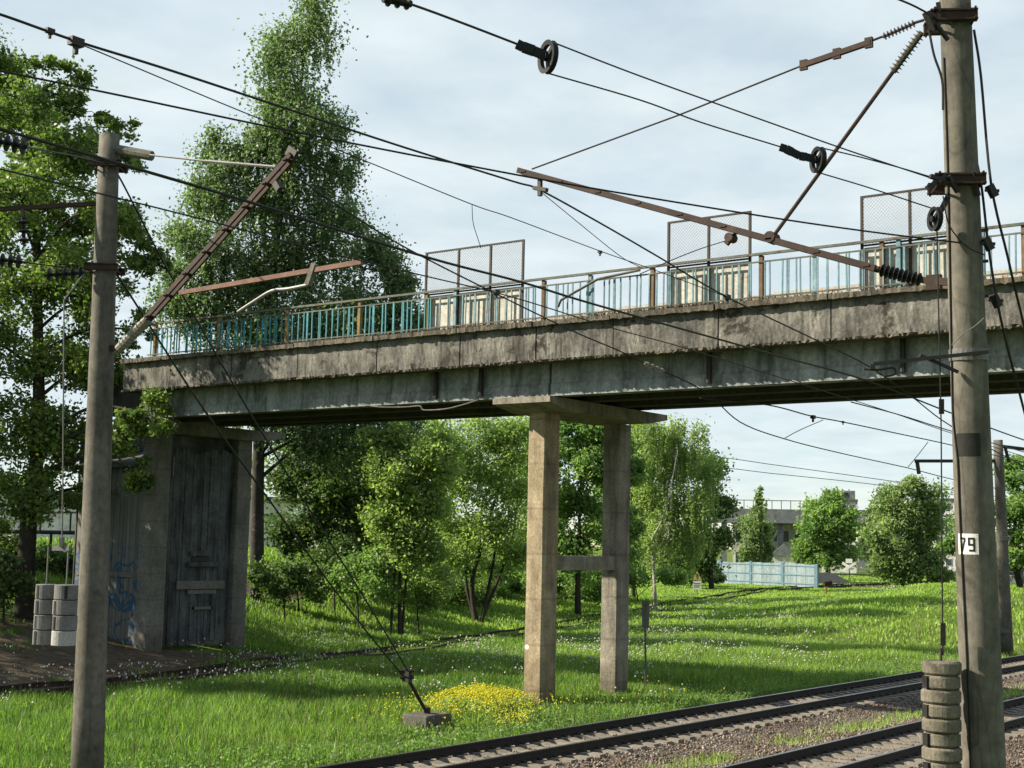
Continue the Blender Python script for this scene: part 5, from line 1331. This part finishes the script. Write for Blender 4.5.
# unseen trees added outside the frame near the maple to shade the bank
for q, (bx_, by_) in enumerate(((21.0, 52.0), (13.5, 49.0), (24.5, 61.0))):
    g_ = float(terrain(bx_, by_)); R_ = empty('added_shade_tree', (bx_, by_, g_)); tag(R_, ('unseen leafy tree added for shade left of the maple', 'unseen leafy tree added for shade farthest left of the maple', 'unseen leafy tree added for shade behind the maple')[q], 'tree', 'trees')
    C = []
    for _ in range(46):
        v = rng.normal(size=3); v /= np.linalg.norm(v); c_ = np.array([bx_, by_, g_+9.0])+v*[3.6, 3.6, 6.2]*rng.random()**.4
        C.append(c_+rng.normal(size=(240, 3))*[.75, .75, .55])
    C = np.concatenate(C); V, F = leaf_quads(C, .30, .2, .1)
    big_mesh('crown', V, F, M['leaf_maple'], R_, np.repeat(rng.random(len(C)), 4))
    MB().tube([(bx_, by_, g_-.4), (bx_+.1, by_, g_+5), (bx_-.1, by_+.2, g_+12)], [.32, .24, .06], 9).build('trunk', M['bark'], R_, smooth=True)
# understorey bushes along the slope
bushes = [(300, 64, [(292, 575, 22, 12), (318, 588, 22, 12)], 'leaf_dark', 'low dark bush at the foot of the shaded slope'),
          (360, 62, [(352, 575, 24, 18), (382, 590, 22, 14), (365, 560, 20, 14)], 'leaf_mid', 'leafy bush below the thin stemmed tree'),
          (420, 63, [(412, 590, 24, 13), (440, 582, 22, 16), (430, 602, 20, 8)], 'leaf_light', 'bright low bush left of the leaning tree'),
          (470, 78, [(455, 590, 20, 12), (482, 594, 18, 8)], 'leaf_light', 'small bush under the leaning tree'),
          (550, 82, [(540, 585, 18, 14), (570, 585, 20, 14), (600, 590, 16, 10)], 'leaf_mid', 'bush behind the foot of the pier'),
          (640, 92, [(630, 578, 18, 14), (668, 580, 20, 10)], 'leaf_mid', 'bush at the foot of the weeping birch'),
          (4, 48, [(0, 580, 26, 22), (-10, 560, 22, 20)], 'leaf_dark', 'dark bush at the left edge below the maple'),
          (285, 60, [(280, 590, 20, 14), (262, 575, 14, 12), (300, 572, 20, 16)], 'leaf_dark', 'dark brushwood heap on the slope right of the end pier'),
          (335, 66, [(330, 560, 24, 18), (350, 548, 22, 16), (372, 565, 20, 16)], 'leaf_dark', 'dark bush halfway up the shaded slope'),
          (392, 70, [(388, 566, 24, 18), (412, 572, 20, 14)], 'leaf_mid', 'mid green bush behind the bright low bush'),
          (500, 84, [(500, 588, 20, 12), (522, 590, 18, 12)], 'leaf_mid', 'bush between the leaning tree and the pier foot'),
          (60, 58, [(55, 560, 22, 14), (80, 570, 18, 12), (35, 565, 18, 12)], 'leaf_dark', 'dark bush on the bank behind the hanging weights'),
          (706, 116, [(684, 578, 14, 8), (715, 578, 14, 8)], 'leaf_dark', 'dark low bush behind the warning sign')]
for q, (x, d) in enumerate([(318, 72), (344, 78), (372, 74), (398, 80), (428, 76), (452, 84), (480, 88), (508, 90), (566, 90), (592, 94)]):
    yb = 574+.08*(x-318)
    bushes.append((x, d, [(x-10, yb+2, 22, 18), (x+12, yb-6, 20, 20), (x, yb-26, 18, 18), (x+4, yb+12, 22, 10)], ('leaf_light', 'leaf_mid', 'leaf_light')[q % 3], ('first', 'second', 'third', 'fourth', 'fifth', 'sixth', 'seventh', 'eighth', 'ninth', 'tenth')[q]+' bush from the left in the leafy bank below the bridge'))
for x, d, lb, mt, lab in bushes:
    T('bush', lab, x, d, lb, mt, 4400 if len(lb) < 4 else 7000, .15 if d < 70 else .19, [(lb[0][0]+4, lb[0][1]+2), (lb[0][0]+2, lb[0][1]-4)], .05, cat='bush', group='bushes on the slope')
# distant belt of trees closing the view
for i, (x, d, y0, w, h, mt) in enumerate([(30, 118, 500, 60, 40, 'leaf_mid'), (120, 125, 480, 55, 50, 'leaf_mid'), (215, 120, 470, 50, 52, 'leaf_light'), (640, 135, 470, 45, 60, 'leaf_mid'), (1010, 210, 520, 40, 30, 'leaf_mid')]):
    lb = [(x+rng.uniform(-.7, .7)*w, y0+h*.5+rng.uniform(-.8, .8)*h, w*.38, h*.42) for _ in range(7)]
    names = ['far left, behind the warehouse', 'behind the slim left pole', 'behind the timber shed', 'far behind the weeping birch', 'far behind the right edge tree']
    T('background_tree', 'distant broad green tree '+names[i], x, d, lb, mt, 8000, .4, [(x, y0+h*.8), (x, y0+h*.3)], .25, group='distant trees')

# ------------------------------------------------------------------ grass and flowers
def in_view(P, mx=40):
    v = P-EYE; z = v@_f; x = CX+FPX*(v@_r)/z; y = CY-FPX*(v@_u)/z
    return (z > 5) & (x > -mx) & (x < 1024+mx) & (y > 380) & (y < 768+60), z
def grass(n, xr, yr, hmin, hmax, wid, pw=1.0, keep=None):
    x = xr[0]+(xr[1]-xr[0])*rng.random(n)**pw; y = yr[0]+(yr[1]-yr[0])*rng.random(n)
    z = terrain(x, y); P = np.stack([x, y, z], -1); ok, dz = in_view(P)
    dd = dirt_at(x, y); ok &= rng.random(n) > dd*1.5
    if keep is not None: ok &= keep(x, y)
    P = P[ok]; dz = dz[ok]; n = len(P)
    pat = .5+.5*np.sin(P[:, 0]*.9+2*np.sin(P[:, 1]*.55))*np.sin(P[:, 1]*1.1+1.4*np.sin(P[:, 0]*.37))
    h = (hmin+(hmax-hmin)*rng.random(n))*(.6+.75*pat); w = wid*(.6+.8*rng.random(n))*np.clip(dz/34, .8, 3.5)
    h = h*np.where(dz > 62, .62, 1.0)*np.where(dz > 95, .6, 1.0)
    an = rng.random(n)*2*math.pi; c, s_ = np.cos(an), np.sin(an)
    wv = np.stack([c, s_, np.zeros(n)], -1)*w[:, None]
    ds = P[:, 1]-np.interp(P[:, 0], SID_X, SID_Y); h = h*np.where((ds > -1.9) & (ds < 1.2) & (P[:, 0] < 60), .5, 1.0)
    ln = rng.normal(0, .30, (n, 2))*h[:, None]; l3 = np.stack([ln[:, 0], ln[:, 1], np.zeros(n)], -1)
    up = np.array([0, 0, 1.0])*h[:, None]
    a = P-wv-up*.1; b = P+wv-up*.1; m0 = P-wv*.75+up*.55+l3*.35; m1 = P+wv*.75+up*.55+l3*.35; t = P+up*.98+l3
    V = np.stack([a, b, m1, m0, t], 1).reshape(-1, 3); k = np.arange(n)[:, None]*5
    F = np.concatenate([k+np.array([0, 1, 2]), k+np.array([0, 2, 3]), k+np.array([3, 2, 4])], 0)
    p2 = .5+.5*np.sin(P[:, 0]*.23+P[:, 1]*.31+1.1)*np.sin(P[:, 1]*.19-P[:, 0]*.11)
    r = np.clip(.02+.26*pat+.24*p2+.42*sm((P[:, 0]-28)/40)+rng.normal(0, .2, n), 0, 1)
    return V, F, np.repeat(r, 5)
off_track = lambda x, y: (y > 19.2+.3*np.sin(x*1.7)) & (np.abs(y-np.interp(x, SID_X, SID_Y)) > .35)
def shed_clear(x, y): return off_track(x, y) & ~((x > 31.9) & (x < 36.8) & (y > 39.2) & (y < 43.8))
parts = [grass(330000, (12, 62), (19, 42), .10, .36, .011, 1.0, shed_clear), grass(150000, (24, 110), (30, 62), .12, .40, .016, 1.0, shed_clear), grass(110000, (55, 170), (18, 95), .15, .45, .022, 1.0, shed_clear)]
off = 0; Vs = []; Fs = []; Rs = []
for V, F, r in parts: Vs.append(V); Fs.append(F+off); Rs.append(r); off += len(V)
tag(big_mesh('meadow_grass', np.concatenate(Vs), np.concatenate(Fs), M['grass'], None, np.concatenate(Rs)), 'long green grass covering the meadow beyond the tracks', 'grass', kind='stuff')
n = 9000
x = 14+60*rng.random(n); y = 19.4+16*rng.random(n)**1.4; P = np.stack([x, y, terrain(x, y)], -1); ok, _ = in_view(P); ok &= shed_clear(x, y)
P = P[ok]; n = len(P); h = .25+.42*rng.random(n); an = rng.random(n)*6.28; wv = np.stack([np.cos(an), np.sin(an), 0*an], -1)*.007; l3 = np.stack([rng.normal(0, .06, n), rng.normal(0, .06, n), h], -1)
tag(big_mesh('dry_stalks', np.stack([P-wv, P+wv, P+l3], 1).reshape(-1, 3), np.arange(3*n).reshape(-1, 3), M['drygrass'], None, np.repeat(.4+.6*rng.random(n), 3)), 'straw coloured seed stalks standing among the green grass', 'grass', kind='stuff')
# sparse weeds between the tracks
n = 9000
x = 20+60*rng.random(n); y = rng.normal(14.35, .33, n)
def strip_grass(x, y, z, h, wid, mat, name, label):
    n = len(x); P = np.stack([x, y, z], -1); an = rng.random(n)*6.28; wv = np.stack([np.cos(an), np.sin(an), 0*an], -1)*wid; l3 = np.stack([rng.normal(0, .05, n), rng.normal(0, .05, n), h], -1)
    V = np.stack([P-wv, P+wv, P+l3], 1).reshape(-1, 3)
    tag(big_mesh(name, V, np.arange(3*n).reshape(-1, 3), M[mat], None, np.repeat(.5+.5*rng.random(n), 3)), label, 'weeds', kind='stuff')
keep = np.sin(x*.6)+np.sin(x*1.7+1)+rng.normal(0, .5, n) > -.2
x, y = x[keep], y[keep]
strip_grass(x, y, np.interp(y, py_, pz_)-.02, .06+.14*rng.random(len(x)), .014, 'grass', 'track_weeds', 'sparse yellowish weeds between the two main tracks')

def flower_mass(x, y, h, size, mat, name, label, stem=True):
    z = terrain(x, y)+h; n = len(x)
    base = np.array([(1, 0, 0), (-1, 0, 0), (0, 1, 0), (0, -1, 0), (0, 0, 1), (0, 0, -1.)])
    sz = size*(.35+1.1*rng.random(n)**1.6)
    V = (np.stack([x, y, z], -1)[:, None, :]+base[None]*sz[:, None, None]).reshape(-1, 3)
    Fb = np.array([(0, 2, 4), (2, 1, 4), (1, 3, 4), (3, 0, 4), (2, 0, 5), (1, 2, 5), (3, 1, 5), (0, 3, 5)])
    F = (np.arange(n)[:, None, None]*6+Fb[None]).reshape(-1, 3)
    tag(big_mesh(name, V, F, M[mat], None, np.repeat(rng.random(n), 6)), label, 'flowers', kind='stuff')
# dandelion seed heads: drifts
cl = [(35, 36, 7, 2.0, 420), (31, 33, 5, 1.6, 260), (40, 41, 4, 3.0, 330), (50, 31, 8, 2.6, 1500), (62, 35, 9, 3.4, 1300), (44, 29, 7, 3, 420), (75, 40, 12, 5, 600), (26, 31.5, 5, 1.5, 160), (38, 27, 9, 3, 160)]
X = np.concatenate([rng.normal(a, c, n) for a, b, c, d, n in cl]); Y = np.concatenate([rng.normal(b, d, n) for a, b, c, d, n in cl])
sub = rng.integers(0, len(X), 150); pick = sub[rng.integers(0, 150, len(X))]; mixd = rng.random(len(X)) < .75
X = np.where(mixd, X[pick]+rng.normal(0, .75, len(X)), X); Y = np.where(mixd, Y[pick]+rng.normal(0, .5, len(X)), Y)
k = (Y > 20.5) & (np.abs(Y-np.interp(X, SID_X, SID_Y)) > .3) & (X > 14)
flower_mass(X[k], Y[k], .26+.22*rng.random(k.sum()), .031, 'white_fl', 'dandelion_heads', 'white dandelion seed heads scattered through the meadow')
c = hit(480, 716); n = 3600
uv = np.stack([rng.normal(.3, 1.25, 40), rng.normal(0, .75, 40)], -1); q_ = np.stack([c[0]+.8*uv[:, 0]+.6*uv[:, 1], c[1]+.6*uv[:, 0]-.8*uv[:, 1]], -1); q_ = q_[q_[:, 1] > 20.1]; fc = q_[rng.integers(0, len(q_), n)]
X = np.concatenate([fc[:, 0]+rng.normal(0, .26, n), rng.normal(c[0]-.3, 1.8, 760), rng.uniform(24, 48, 200)]); Y = np.concatenate([fc[:, 1]+rng.normal(0, .22, n), rng.normal(c[1]+.3, .9, 760), rng.uniform(20.3, 23.5, 200)])
k = Y > 19.8
hb = np.exp(-((X-c[0])/1.3)**2-((Y-c[1])/.9)**2)[k]
flower_mass(X[k], Y[k], .25+(.25+.35*hb)*rng.random(k.sum())**.8, .022, 'yellow_fl', 'yellow_flowers', 'patch of yellow wild flowers in the grass before the pier')
n2 = 3800; fl = q_[rng.integers(0, len(q_), n2)]; lx = fl[:, 0]+rng.normal(0, .34, n2); ly = fl[:, 1]+rng.normal(0, .28, n2); lx, ly = lx[ly > 19.7], ly[ly > 19.7]
V, F = leaf_quads(np.stack([lx, ly, terrain(lx, ly)+.05+.38*rng.random(len(lx))], -1), .085, -.4)
tag(big_mesh('flower_stems', V, F, M['leaf_light'], None, np.repeat(rng.random(len(lx)), 4)), 'yellowish green stems and leaves of the wild flowers before the pier', 'weeds', kind='stuff')
# fine leafy weeds along the near edge of the meadow
n = 16000; x = 15+45*rng.random(n); y = 19.5+2.6*rng.random(n)**2
Pw = np.stack([x, y, terrain(x, y)+.05+.28*rng.random(n)], -1); ok, _ = in_view(Pw); Pw = Pw[ok]
V, F = leaf_quads(Pw, .075, .3)
tag(big_mesh('verge_weeds', V, F, M['leaf_mid'], None, np.repeat(.7*rng.random(len(Pw)), 4)), 'small broad leaved weeds along the track verge', 'weeds', kind='stuff')
